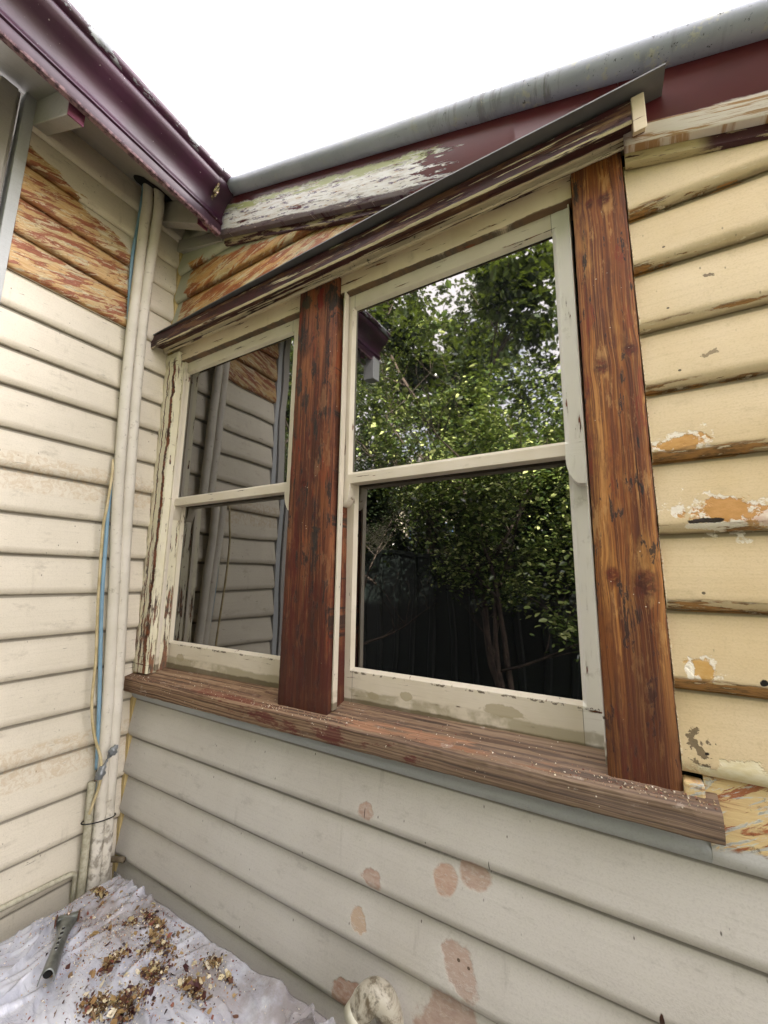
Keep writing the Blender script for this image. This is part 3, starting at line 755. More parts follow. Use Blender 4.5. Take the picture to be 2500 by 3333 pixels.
# ---- window frame: posts, head, hood, sill
wf = empty('window_frame'); wf.parent = house
def post(name, xt0, xt1, xb0, xb1, yf, z0, z1, mt, jit=.0009, seed=0):
    bm = bmesh.new(); n = 90; st = []
    for k in range(n+1):
        t = k/n; z = lerp(z0, z1, t)
        def fn(u, v, t=t, z=z): return (lerp(lerp(xb0, xt0, t), lerp(xb1, xt1, t), u), v, z)
        st.append(fn)
    w = .004/(xt1-xt0)
    pr = [(w, yf), (.25, yf), (.5, yf), (.75, yf), (1-w, yf), (1, yf+.003), (1, yf+.03), (1, .06), (0, .06), (0, yf+.03), (0, yf+.003)]
    sweep(bm, pr, st, jit=jit, js=70, seed=seed)
    return build(name, bm, mt, wf, smooth='auto', angle=40)
post('post', .813, .980, .806, .999, -.030, -.384, 1.02, MT['post_mid'], seed=1)['label'] = 'wide red-brown stripped post between the two windows'
post('post', 1.703, 1.811, 1.693, 1.813, -.030, -.380, 1.02, MT['post_right'], seed=3)['label'] = 'narrow orange stripped post with dark knots at the right'
post('jamb', .004, .100, .004, .103, -.030, -.384, .99, MT['cream_jamb'], jit=.0012, seed=5)['label'] = 'flaking cream jamb in the wall corner'
# stop beads in the reveals
for q in ((.1032, .113, -.002, .012, -.375, .955), (.040, .0745, .0125, .06, -.378, .955), (.9995, 1.0065, -.014, .006, -.375, .955), (.960, .9845, .0065, .06, -.378, .955), (.790, .8055, .0, .06, -.378, .955), (1.6885, 1.6925, .002, .06, -.378, .955)):
    bm = bmesh.new(); box(bm, *q); build('stop_bead', bm, MT['cream'], wf, bevel=.0015)
# head board
bm = bmesh.new(); n = 60
for xa, xb, zl, zr in ((.075, .808, .950, .950), (.984, 1.700, .950, .952)):
    st = [(lambda u, v, x=lerp(xa, xb, k/n), zz=lerp(zl, zr, k/n): (x, u, v if v > 1 else zz + (v-.95))) for k in range(n+1)]
    sweep(bm, [(-.012, .953), (-.010, .950), (.0, .949), (.06, .949), (.06, 1.03), (-.012, 1.03)], st, jit=.0012, js=90)
build('head_board', bm, MT['cream_head'], wf, smooth='auto')
# cornice moulding
prof = [(-.100, 1.050), (-.1015, 1.024), (-.100, .997), (-.096, .992), (-.092, .995), (-.088, 1.003), (-.081, 1.009), (-.071, 1.0135), (-.060, 1.016), (-.050, 1.0175),
        (-.044, 1.018), (-.042, 1.013), (-.041, 1.002), (-.037, .999), (-.032, 1.001), (-.03, 1.012), (-.0, 1.018), (.004, 1.075), (-.05, 1.062), (-.09, 1.053)]
bm = bmesh.new(); n = 150
st = [(lambda u, v, x=lerp(.002, 1.833, k/n): (x, u, v)) for k in range(n+1)]
sweep(bm, prof, st, jit=.0012, js=55)
build('cornice', bm, MT['moulding'], wf, smooth='auto', angle=30)
bm = bmesh.new()
cp = [(-.104, 1.050), (-.104, .958), (-.080, .983), (-.055, .998), (-.03, 1.0), (-.004, 1.0), (-.004, 1.06)]
a = [bm.verts.new((1.8335, y, z+H)) for y, z in cp]; b = [bm.verts.new((1.858, y, z+H)) for y, z in cp]
bm.faces.new(a); bm.faces.new(b[::-1])
for i in range(len(cp)): j = (i+1) % len(cp); bm.faces.new((a[i], a[j], b[j], b[i]))
build('cornice_end', bm, MT['cream_head'], wf, bevel=.002)
# hood sheet
bm = bmesh.new(); n = 40; 
st = []
for k in range(n+1):
    x = lerp(.004, 1.895, k/n); yo = -.105 - .031*min(1, x/1.3); w = .0015*mnoise.noise(Vector((x*6, 0, 0)))
    st.append(lambda u, v, x=x, yo=yo, w=w: (x, lerp(-.022, yo, u), lerp(1.078, 1.0505, u) + v + w))
sweep(bm, [(0, 0), (.5, 0), (1, 0), (1, .0035), (.5, .0035), (0, .0035)], st)
build('hood', bm, MT['hood'], wf, smooth='auto')
# sill
bm = bmesh.new(); n = 160; st = []
for k in range(n+1):
    t = k/n; x = lerp(.001, 1.862, t)
    zt = lerp(-.402, -.383, t); yf = -.063
    def fn(u, v, x=x, zt=zt, t=t):
        y = lerp(-.063, .07, u)
        z = zt + (.0 if v <= 0 else 0)
        top = zt + u*.033
        return (x, y, (top if v == 1 else (zt - .050 if v == 0 else lerp(zt-.050, zt, v))))
    st.append(fn)
pr = [(0, .08), (.02, 0), (1, 0), (1, 1), (.5, 1), (.28, 1), (.1, 1), (.03, 1), (0, .93), (0, .6), (0, .3)]
sweep(bm, pr, st, jit=.0014, js=45)
build('sill', bm, MT['sill'], wf, smooth='auto', angle=40)
bm = bmesh.new(); box(bm, 1.8138, 1.8445, -.034, -.002, -.41, -.354); build('packing_piece', bm, MT['patchy'], wf, bevel=.004)

# ---- sash windows
def frame_ring(bm, x0, x1, z0, z1, gx0, gx1, gz0, gz1, yf, yg, th):
    """a sash: flat front with a putty bevel running back to the glass"""
    o = [(x0, z0), (x1, z0), (x1, z1), (x0, z1)]; b = .009
    i1 = [(gx0-b, gz0-b), (gx1+b, gz0-b), (gx1+b, gz1+b), (gx0-b, gz1+b)]
    i2 = [(gx0, gz0), (gx1, gz0), (gx1, gz1), (gx0, gz1)]
    def V(p, y): return bm.verts.new((p[0], y, p[1]+H))
    L = [[V(p, y) for p in q] for q, y in ((o, yf+th), (o, yf), (i1, yf), (i2, yg), (i2, yf+th))]
    for a, b_ in zip(L, L[1:]):
        for k in range(4): bm.faces.new((a[k], a[(k+1) % 4], b_[(k+1) % 4], b_[k]))
    for k in range(4): bm.faces.new((L[4][k], L[4][(k+1) % 4], L[0][(k+1) % 4], L[0][k]))
def pane(bm, x0, x1, z0, z1, y):
    box(bm, x0-.003, x1+.003, y, y+.003, z0-.003, z1+.003)
def horn(bm, x, s, zt, zb, y0, y1):      # ogee horn under the upper sash; s=+1: curved side to the right
    w = .041*s; P = [(x, zt), (x, zb), (x+w*.20, zb+.001)]
    for k in range(1, 9):
        t = k/8; P.append((x + w*(.20 + .80*math.sin(t*math.pi/2)), zb + (zt-.004-zb)*(1-math.cos(t*math.pi/2))))
    P.append((x+w, zt))
    a = [bm.verts.new((p[0], y0, p[1]+H)) for p in P]; b = [bm.verts.new((p[0], y1, p[1]+H)) for p in P]
    bm.faces.new(a); bm.faces.new(b[::-1])
    for i in range(len(P)): j = (i+1) % len(P); bm.faces.new((a[i], a[j], b[j], b[i]))
for (x0, x1, g0, g1, lab, sm) in ((.075, .789, .1175, .746, 'narrower looking sash window in the corner reflecting the side wall', 'cream'), (.985, 1.688, 1.0265, 1.6475, 'right sash window reflecting the leafy trees', 'cream')):
    w = empty('window'); w.parent = house; w['label'] = lab
    bm = bmesh.new(); frame_ring(bm, x0, x1, .292, .956, g0, g1, .330, .896, .012, .024, .036)
    horn(bm, x0, 1, .293, .221, .012, .048); horn(bm, x1, -1, .293, .221, .012, .048)
    build('upper_sash', bm, MT[sm], w, bevel=.0012)
    bm = bmesh.new(); frame_ring(bm, x0+.001, x1-.001, -.372, .30, g0, g1, -.266, .296, .0505, .0625, .036)
    build('lower_sash', bm, MT[sm], w, bevel=.0012)
    bm = bmesh.new(); box(bm, x0-.002, x1+.002, .0885, .10, .28, .34); build('meeting_rail', bm, MT['hole'], w)
    bm = bmesh.new(); pane(bm, g0, g1, .330, .896, .024); build('glass', bm, MT['glass_dusty'], w)
    bm = bmesh.new(); pane(bm, g0, g1, -.266, .296, .0625); build('glass', bm, MT['glass'], w)
# room behind the windows: a dark box so no light leaks in
bm = bmesh.new()
box(bm, -.3, 2.2, .9, .95, -.9, 1.4); box(bm, -.3, 2.2, .03, .95, 1.05, 1.10) ; box(bm, -.3, 2.2, .1, .95, -.9, -.85)
build('room_lining', bm, MT['hole'], house)

# ---- barge board, bead, capping roll, roofs
def rake(x0, x1, n, fz, prof, jit=0, mt=None, name='', smooth='auto', angle=40, ends=None):
    bm = bmesh.new()
    st = [(lambda u, v, x=lerp(x0, x1, k/n): (x, u, fz(x) + v)) for k in range(n+1)]
    sweep(bm, prof, st, jit=jit, js=60); return build(name, bm, mt, house, smooth=smooth, angle=angle)
zf = lambda x: 1.439 - .31*(x-.362)
bprof = [(-.056, .004), (-.053, .0), (-.034, .0), (-.034, .21), (-.056, .21)]
def rake2(x0, x1, n, name, prof, mt, lab=None, floor=None):
    bm = bmesh.new()
    def mk(x): return lambda u, v: (x, u, max(zf(x) + v, floor + v*.01) if floor else zf(x) + v)
    sweep(bm, prof, [mk(lerp(x0, x1, k/n)) for k in range(n+1)], jit=.0003, js=30)
    o = build(name, bm, mt, house, smooth='auto', angle=40)
    if lab: o['label'] = lab
rake2(.345, 1.25, 70, 'barge_board', bprof, MT['barge'], 'sloping maroon barge board stripped to white primer')
rake2(1.25, 1.816, 40, 'barge_board', bprof, MT['barge'], 'maroon barge board behind the hood', floor=1.062)
rake2(1.8175, XR, 90, 'barge_board', bprof, MT['barge'], 'maroon barge board with a bare lower edge at the right')
bp2 = [(-.0335, -.024), (-.028, -.028), (-.018, -.028), (-.016, .02), (-.0335, .02)]
rake2(.360, 1.26, 60, 'barge_bead', bp2, MT['bead']); rake2(1.8175, XR, 80, 'barge_bead', bp2, MT['bead'])
pr = [(-.073 + .032*math.cos(R(a)), .203 + .032*math.sin(R(a))) for a in range(0, 360, 20)]
rake(.425, XR, 60, zf, pr, jit=.0008, mt=MT['galv'], name='barge_capping', smooth=True)
bm = bmesh.new(); z2 = lambda x: zf(x) + .235
hexa(bm, [(.38, -.075, z2(.38)-.004), (XR, -.075, z2(XR)-.004), (XR, 4, z2(XR)-.004), (.38, 4, z2(.38)-.004), (.38, -.075, z2(.38)), (XR, -.075, z2(XR)), (XR, 4, z2(XR)), (.38, 4, z2(.38))])
build('roof', bm, MT['roof_sheet'], house)
# soffit trim running from the corner under the second rafter
bm = bmesh.new()
hexa(bm, [(.005, -.034, 1.535), (.345, -.034, 1.437), (.345, -.0, 1.437), (.005, -.0, 1.535), (.005, -.030, 1.60), (.345, -.030, 1.49), (.345, -.0, 1.49), (.005, -.0, 1.60)])
build('soffit_trim', bm, MT['eaves'], house, bevel=.002)

# ---- left wing eave: lining, rafters, gutter
YE = -1.16
bm = bmesh.new(); hexa(bm, [(-.02, YE, 1.727), (.345, YE, 1.545), (.345, -.0, 1.545), (-.02, -.0, 1.727), (-.02, YE, 1.747), (.345, YE, 1.565), (.345, -.0, 1.565), (-.02, -.0, 1.747)])
build('eaves_lining', bm, MT['eaves'], house)
for y in (-.602, -.142, -1.06):
    r = empty('rafter'); r.parent = house
    bm = bmesh.new(); y1 = y + .045
    hexa(bm, [(0, y, 1.61), (.326, y, 1.438), (.326, y1, 1.438), (0, y1, 1.61), (0, y, 1.716), (.326, y, 1.555), (.326, y1, 1.555), (0, y1, 1.716)])
    build('rafter_tail', bm, MT['eaves'], r, bevel=.003)
    bm = bmesh.new(); box(bm, .326, .331, y, y1, 1.437, 1.553); build('rafter_end', bm, MT['rafter_end'], r)
bm = bmesh.new(); hexa(bm, [(.333, YE, 1.51), (.352, YE, 1.51), (.352, -.06, 1.455), (.333, -.06, 1.455), (.333, YE, 1.64), (.352, YE, 1.64), (.352, -.06, 1.60), (.333, -.06, 1.60)]); build('fascia', bm, MT['rafter_end'], house)
gp = [(.354, 1.430), (.372, 1.430), (.3765, 1.436), (.377, 1.470), (.3835, 1.474), (.3835, 1.482), (.379, 1.486), (.379, 1.500), (.383, 1.520), (.392, 1.538), (.407, 1.554), (.424, 1.566), (.437, 1.580), (.442, 1.594),
      (.440, 1.604), (.447, 1.607), (.456, 1.614), (.459, 1.626), (.455, 1.637), (.446, 1.641), (.437, 1.637), (.437, 1.620), (.430, 1.60), (.36, 1.52), (.354, 1.50)]
g = empty('gutter'); g.parent = house; g['label'] = 'dark maroon moulded gutter with peeling lip along the left eave'
bm = bmesh.new(); n = 60
st = [(lambda u, v, y=lerp(YE, -.075, k/n): (u, y, v - (y+.05)*.048)) for k in range(n+1)]
sweep(bm, gp, st, jit=.0004, js=12)
build('gutter_trough', bm, MT['gutter'], g, smooth='auto', angle=50)
bm = bmesh.new()
st = [(lambda u, v, y=y: ((u-.40)*1.05+.40, y, (v-1.54)*1.04+1.54 - (y+.05)*.048)) for y in (-.135, -.125, -.085, -.066)]
sweep(bm, gp, st); build('joint_sleeve', bm, MT['gutter'], g, smooth='auto', angle=50)
bm = bmesh.new()      # crumpled foil patch over the stop end
for i in range(9):
    for j in range(11): pass
vs = {}
for i in range(13):
    for j in range(13):
        u, w = i/12-.5, j/12-.5; r2 = min(1, math.hypot(u, w)*2)
        x = .424 + u*.052; z = 1.545 + w*.072
        y = -.136 - .006*(1-r2) + mnoise.noise(Vector((u*9, w*9, 3)))*.007
        vs[i, j] = bm.verts.new((x + .02*w, y, z + H)) if r2 < 1 else None
for i in range(12):
    for j in range(12):
        q = [vs[i, j], vs[i+1, j], vs[i+1, j+1], vs[i, j+1]]
        if all(q): bm.faces.new(q)
build('foil_patch', bm, MT['foil'], g)
bm = bmesh.new(); hexa(bm, [(-2.4, YE-.02, 2.94), (.43, YE-.02, 1.640), (.43, 4, 1.640), (-2.4, 4, 2.94), (-2.4, YE-.02, 2.945), (.43, YE-.02, 1.645), (.43, 4, 1.645), (-2.4, 4, 2.945)])
build('roof', bm, MT['roof_sheet'], house)
bm = bmesh.new(); box(bm, .31, .385, YE+.01, YE+.08, 1.33, 1.50); build('eave_end_box', bm, MT['bluegrey'], house, bevel=.004)
# rest of the left wing past the corner, end wall, then an added unseen sun block
bm = bmesh.new(); box(bm, -4, -.05, -.60, -.58, -H, 1.7); build('outer_wall', bm, MT['white_interior'], house); bm = bmesh.new(); box(bm, XR-.02, XR, .031, 4, -H, .6); build('outer_wall', bm, MT['white_interior'], house)
bm = bmesh.new(); box(bm, -5, 9, 4.1, 4.3, -H, 4.4); build('sun_block_wall', bm, MT['white_interior'], house)  # added unseen mass that keeps direct sun off the gutter and walls
bm = bmesh.new(); hexa(bm, [(-5.4, 3.7, 4.4), (9.4, 3.7, 4.4), (9.4, 8.6, 4.4), (-5.4, 8.6, 4.4), (-5.4, 4.9, 6.05), (9.4, 4.9, 6.05), (9.4, 5.3, 6.05), (-5.4, 5.3, 6.05)]); build('sun_block_roof', bm, MT['roof_sheet'], house)  # added ridge, its height set to shade the gutter
# dark gap where the pipes go through the eaves lining
bm = bmesh.new(); n = 22; c0 = Vector((.075, -.205)); ring = []
for k in range(n):
    a = 2*math.pi*k/n; rr = 1 + .25*mnoise.noise(Vector((math.cos(a)*2, math.sin(a)*2, 1)))
    x = c0.x + .062*rr*math.cos(a); y = c0.y + .078*rr*math.sin(a); ring.append(bm.verts.new((x, y, 1.727 - (x+.02)*.4986 - .003 + H)))
bm.faces.new(ring); build('eaves_hole', bm, MT['hole'], house)

# ------------------------------------------------------------------ pipes and cables on the side wall
def tubeobj(name, pts, r, mt, parent=None, n=14, k=8, **kw):
    bm = bmesh.new(); tube(bm, spline(pts, k), r, n); return build(name, bm, mt, parent, smooth=True, **kw)
PX = .045
p1 = [(.070, -.225, 1.72), (.062, -.215, 1.60), (.050, -.211, 1.50), (PX, -.208, 1.205), (PX, -.203, .826), (PX, -.184, .345), (PX, -.157, -.016), (PX, -.130, -.445), (PX, -.119, -.673), (PX+.01, -.115, -.90), (PX+.02, -.115, -1.3)]
p2 = [(.105, -.200, 1.70), (.095, -.182, 1.60), (.070, -.172, 1.50), (PX+.005, -.170, 1.233), (PX, -.164, .887), (PX, -.144, .353), (PX, -.119, -.105), (PX, -.099, -.452), (PX, -.087, -.779), (PX+.01, -.083, -1.01), (PX+.01, -.083, -1.3)]
o = tubeobj('insulated_pipe', p1, .0195, MT['lag']); tag(o, 'left cream lagged air conditioning pipe running up to the hole in the eaves', 'pipe', 'lagged pipes in the corner')
o = tubeobj('insulated_pipe', p2, .0200, MT['lag']); tag(o, 'right cream lagged pipe with a taped joint near the top, nearest the window', 'pipe', 'lagged pipes in the corner')
for (yy, zz) in ((-.1685, 1.13), (-.103, -.40)):
    b = bmesh.new(); tube(b, [(PX, yy, zz-.012), (PX, yy, zz), (PX, yy, zz+.012)], [.0212, .0222, .0212], 18, caps=False); build('joint_band', b, MT['lag'], o, smooth=True)
o = tubeobj('drain_pipe', [(PX-.006, -.148, -.74), (PX-.004, -.145, -.90), (PX, -.145, -1.08), (PX, -.145, -1.3)], .013, MT['conduit'])
tag(o, 'thin pale drain pipe squeezed between the lagged pipes at the cable tie', 'pipe')
blue = [(.05, -.232, 1.70), (.034, -.226, 1.58), (.026, -.226, 1.47), (.024, -.229, 1.336), (.022, -.216, 1.1), (.022, -.195, .9), (.022, -.180, .6), (.026, -.190, .42), (.03, -.203, .287), (.03, -.196, .107), (.03, -.185, -.103), (.032, -.155, -.442), (.036, -.143, -.606), (.038, -.137, -.703)]
o = tubeobj('blue_cable', blue, (.0032, .0068), MT['blue_cable'], n=10); tag(o, 'flat blue cable hanging beside the lagged pipes, cut off at its foot', 'cable')
for dx, c in ((0, 'red_wire'), (.004, 'blue_cable'), (-.004, 'black_plastic')):
    b = bmesh.new(); tube(b, spline([(.038, -.137, -.70), (.045, -.139+dx, -.74), (.05, -.146+dx, -.80), (.052, -.145, -.85)], 5), .0013, 6); build('wire', b, MT[c], o, smooth=True)
beige = [(.025, -.205, .45), (.05, -.214, .374), (.058, -.221, .263), (.06, -.226, .156), (.06, -.212, -.101), (.06, -.196, -.301), (.06, -.191, -.46), (.064, -.172, -.57), (.075, -.145, -.66), (.075, -.139, -.735), (.06, -.148, -.81), (.05, -.150, -.84)]
o = tubeobj('beige_cable', beige, .0048, MT['beige_cable'], n=8); tag(o, 'thin beige cable looping loosely in front of the blue cable', 'cable')
tp = bmesh.new(); tube(tp, spline([(.075, -.145, -.725), (.078, -.138, -.69), (.088, -.126, -.655), (.098, -.118, -.632), (.10, -.106, -.618)], 6), [.009+.006*math.sin(i*.45)+.002*math.sin(i*2.1) for i in range(25)], 12)
for v in tp.verts: v.co += mnoise.noise_vector(v.co*70)*.003
tag(build('taped_cable_end', tp, MT['tape'], smooth=True), 'cable end wrapped in crumpled silver grey tape', 'tape')
b = bmesh.new(); loop = []
for k in range(25):
    a = 2*math.pi*k/24; loop.append((.048 + .026*math.cos(a), -.115 + .056*math.sin(a), -.872 - .008*math.sin(a)))
tube(b, loop, .0022, 6, caps=False); tag(build('cable_tie', b, MT['black_plastic'], smooth=True), 'black cable tie bundling the pipes low in the corner', 'cable tie')
o = tubeobj('conduit', [(.022, -.66, -1.010), (.022, -.40, -1.018), (.022, -.20, -1.026), (.022, -.168, -1.030), (.022, -.158, -1.045), (.022, -.156, -1.10), (.022, -.156, -1.3)], .0085, MT['conduit'])
tag(o, 'thin dusty conduit along the foot of the side wall, bent down before the lagged pipes', 'conduit')
o = tubeobj('rusty_pipe_stub', [(.030, -.055, -1.04), (.075, -.045, -1.030), (.100, -.036, -1.030)], .0095, MT['rusty']); tag(o, 'short rusty pipe stub poking out low in the corner', 'pipe')

# ------------------------------------------------------------------ covered air conditioner box
CZ = -1.05
bx = empty('covered_box', (0, 0, 0)); tag(bx, 'boxy unit in the corner under a dusty clear plastic sheet', 'covered unit')
bm = bmesh.new(); box(bm, .16, 1.02, -.62, -.10, -H+.05, CZ-.02); build('casing', bm, MT['casing'], bx, bevel=.01)
bm = bmesh.new(); NX, NY = 230, 170; X0, X1, Y0, Y1 = .10, 1.10, -.74, -.052; G = {}
for i in range(NX+1):
    for j in range(NY+1):
        u, w = i/NX, j/NY
        x, y = lerp(X0-.10, X1+.12, u), lerp(Y0-.14, Y1+.04, w)
        ex = max(0, X0+.03-x, x-(X1-.06)); ey = max(0, Y0+.03-y, y-(Y1-.012))
        e = math.hypot(ex, ey)
        z = CZ
        if e > 0: z -= (e*e/.03 if e < .03 else e*2.6-.048)
        if y > Y1-.012: z = CZ - ey*2.2
        x_, y_ = x, y
        if ex > .02: x_ = x - (ex-.02)*.8*(1 if x > .5 else -1)
        if ey > .0 and y > -.3: y_ = Y1-.012 + ey*.25
        f = mnoise.noise(Vector((x*6, y*6, 1)))*.010 + mnoise.noise(Vector((x*5+y*13, y*4-x*9, 4)))*.009
        wq = mnoise.noise(Vector((x*4, y*4, 9)))*1.6
        for (ax_, ay_, k_, am, sd_) in ((.75, .66, 12, .013, 1), (.45, .89, 19, .007, 5), (.97, -.25, 13, .007, 9)):
            t_ = (x*ax_ + y*ay_)*k_ + wq
            rd = 1 - abs(mnoise.noise(Vector((t_, (x*-ay_ + y*ax_)*1.3, sd_))))*3.4
            f += max(0, rd-.45)*am*3.2*max(0, .35 + mnoise.noise(Vector((x*5, y*5, sd_+3)))*1.6)
        f += mnoise.noise(Vector((x*24, y*24, 2)))*.0012 + 0
        f *= .6 + .7*min(1, abs(y+.05)*5)
        G[i, j] = bm.verts.new((x_ + f*.3, y_, z + f + H))
for i in range(NX):
    for j in range(NY): bm.faces.new((G[i, j], G[i+1, j], G[i+1, j+1], G[i, j+1]))
sheet = build('plastic_sheet', bm, MT['plastic'], bx, smooth=True)
# raised folds of plastic by the spout
bm = bmesh.new(); G = {}
for i in range(40):
    for j in range(16):
        t, w = i/39, j/15; x = lerp(.93, 1.145, t); hgt = .070*math.sin(min(1, t*1.15)*math.pi*.62)**1.5*(.7+.5*abs(mnoise.noise(Vector((t*7, 0, 2)))))
        y = -.10 + .03*mnoise.noise(Vector((t*6, w*2, 0))) - w*.012 + .02*math.sin(t*16)*(1-w*.4)
        G[i, j] = bm.verts.new((x + .012*mnoise.noise(Vector((t*5, w*6, 6))), y, CZ - .03 + (hgt+.03)*w + H))
for i in range(39):
    for j in range(15): bm.faces.new((G[i, j], G[i+1, j], G[i+1, j+1], G[i, j+1]))
build('plastic_fold', bm, MT['plastic'], bx, smooth=False)

# scraped paint on the sheet
def flake(bm, c, s, rnd, th=.0006):
    n = rnd.randint(4, 6); a0 = rnd.random()*6; tilt = Matrix.Rotation(rnd.gauss(0, .6), 3, 'X') @ Matrix.Rotation(rnd.gauss(0, .6), 3, 'Y')
    el = rnd.uniform(.35, 1); ro = Matrix.Rotation(rnd.random()*6.3, 3, 'Z'); top, bot = [], []; cv = rnd.uniform(-.35, .35)
    for k in range(n):
        a = a0 + 2*math.pi*k/n; r = s*rnd.uniform(.6, 1.2)
        p = Vector((math.cos(a)*r, math.sin(a)*r*el, cv*(math.cos(a)**2)*r)); p = ro @ (tilt @ p)
        top.append(bm.verts.new(Vector(c) + p + Vector((0, 0, th)))); bot.append(bm.verts.new(Vector(c) + p))
    bm.faces.new(top); bm.faces.new(bot[::-1])
    for k in range(n): j = (k+1) % n; bm.faces.new((top[k], bot[k], bot[j], top[j]))
rnd = random.Random(3)
sheet_me = sheet.data
from mathutils.bvhtree import BVHTree
dg = None
bv = BVHTree.FromPolygons([v.co for v in sheet_me.vertices], [p.vertices[:] for p in sheet_me.polygons])
def zat(x, y):
    h_ = bv.ray_cast(Vector((x, y, H-.6)), Vector((0, 0, -1)))
    return h_[0].z if h_[0] else CZ + H
clusters = [((.169, -.150), (.028, .014), 90, .0065, .016), ((.44, -.125), (.06, .016), 110, .0065, .014), ((.53, -.165), (.06, .028), 170, .006, .018), ((.70, -.115), (.03, .014), 80, .0065, .014), ((.62, -.30), (.045, .035), 230, .007, .028),
            ((.60, -.215), (.035, .02), 140, .0065, .024), ((.72, -.19), (.04, .022), 150, .0065, .020), ((.47, -.262), (.018, .03), 90, .0065, .018), ((.56, -.34), (.03, .03), 140, .007, .026), ((.40, -.17), (.02, .012), 30, .006, .010), ((.78, -.13), (.03, .012), 40, .0055, .012)]
for (c, sg, n, s, hh) in clusters:
    bm = bmesh.new()
    for q in range(int(n*2.2)):
        x, y = rnd.gauss(c[0], sg[0]*.6), rnd.gauss(c[1], sg[1]*.6); y = min(y, -.07)
        d = math.hypot((x-c[0])/sg[0], (y-c[1])/sg[1]); flake(bm, (x, y, zat(x, y) + .001 + rnd.random()*max(0, hh*(1-d*.6))), s*(rnd.uniform(.2, .65) if q % 7 else rnd.uniform(.8, 1.9)), rnd)
    o = build('paint_scrapings', bm, MT['flakes'], origin=(c[0], c[1], CZ+H))
    tag(o, 'loose heap of curled brown, cream and maroon paint scrapings on the plastic sheet', 'paint scrapings', 'heaps of scraped paint on the sheet', kind='stuff')
bm = bmesh.new()
for _ in range(260):
    x, y = rnd.gauss(.50, .17), rnd.gauss(-.20, .08)
    if not (.16 < x < 1.0 and -.5 < y < -.08): continue
    flake(bm, (x, y, zat(x, y)+.002), rnd.uniform(.003, .009)*(1.6 if rnd.random() < .12 else 1), rnd)
tag(build('paint_scrapings', bm, MT['flakes']), 'single curled paint flakes strewn between the heaps on the plastic sheet', 'paint scrapings', kind='stuff')
bm = bmesh.new()
for _ in range(3800):
    x, y = rnd.gauss(.42, .22), rnd.gauss(-.20, .11)
    if not (.13 < x < 1.06 and -.6 < y < -.075): continue
    flake(bm, (x, y, zat(x, y)+.0008), rnd.uniform(.0008, .003), rnd, .0004)
tag(build('paint_dust', bm, MT['dust']), 'fine paint crumbs scattered over the plastic sheet', 'paint crumbs', kind='stuff')
bm = bmesh.new()
for _ in range(900):
    x = rnd.uniform(.02, 1.85); y = rnd.uniform(-.062, -.02) if rnd.random() < .6 else rnd.uniform(-.062, .03)
    if rnd.random() < .5: x = rnd.gauss(rnd.choice((1.0, 1.70, 1.80, .80, .10)), .05); y = rnd.uniform(-.060, -.034)
    x = min(max(x, .02), 1.855); t = x/1.862; u = (y+.063)/.133
    if -.03 < y and (x < .104 or .80 < x < 1.0 or x > 1.69): continue
    flake(bm, (x, y, lerp(-.402, -.383, t) + u*.033 + H + .001), rnd.uniform(.0008, .0026), rnd, .0004)
tag(build('paint_crumbs', bm, MT['dust']), 'pale paint crumbs lying along the timber sill', 'paint crumbs', kind='stuff')

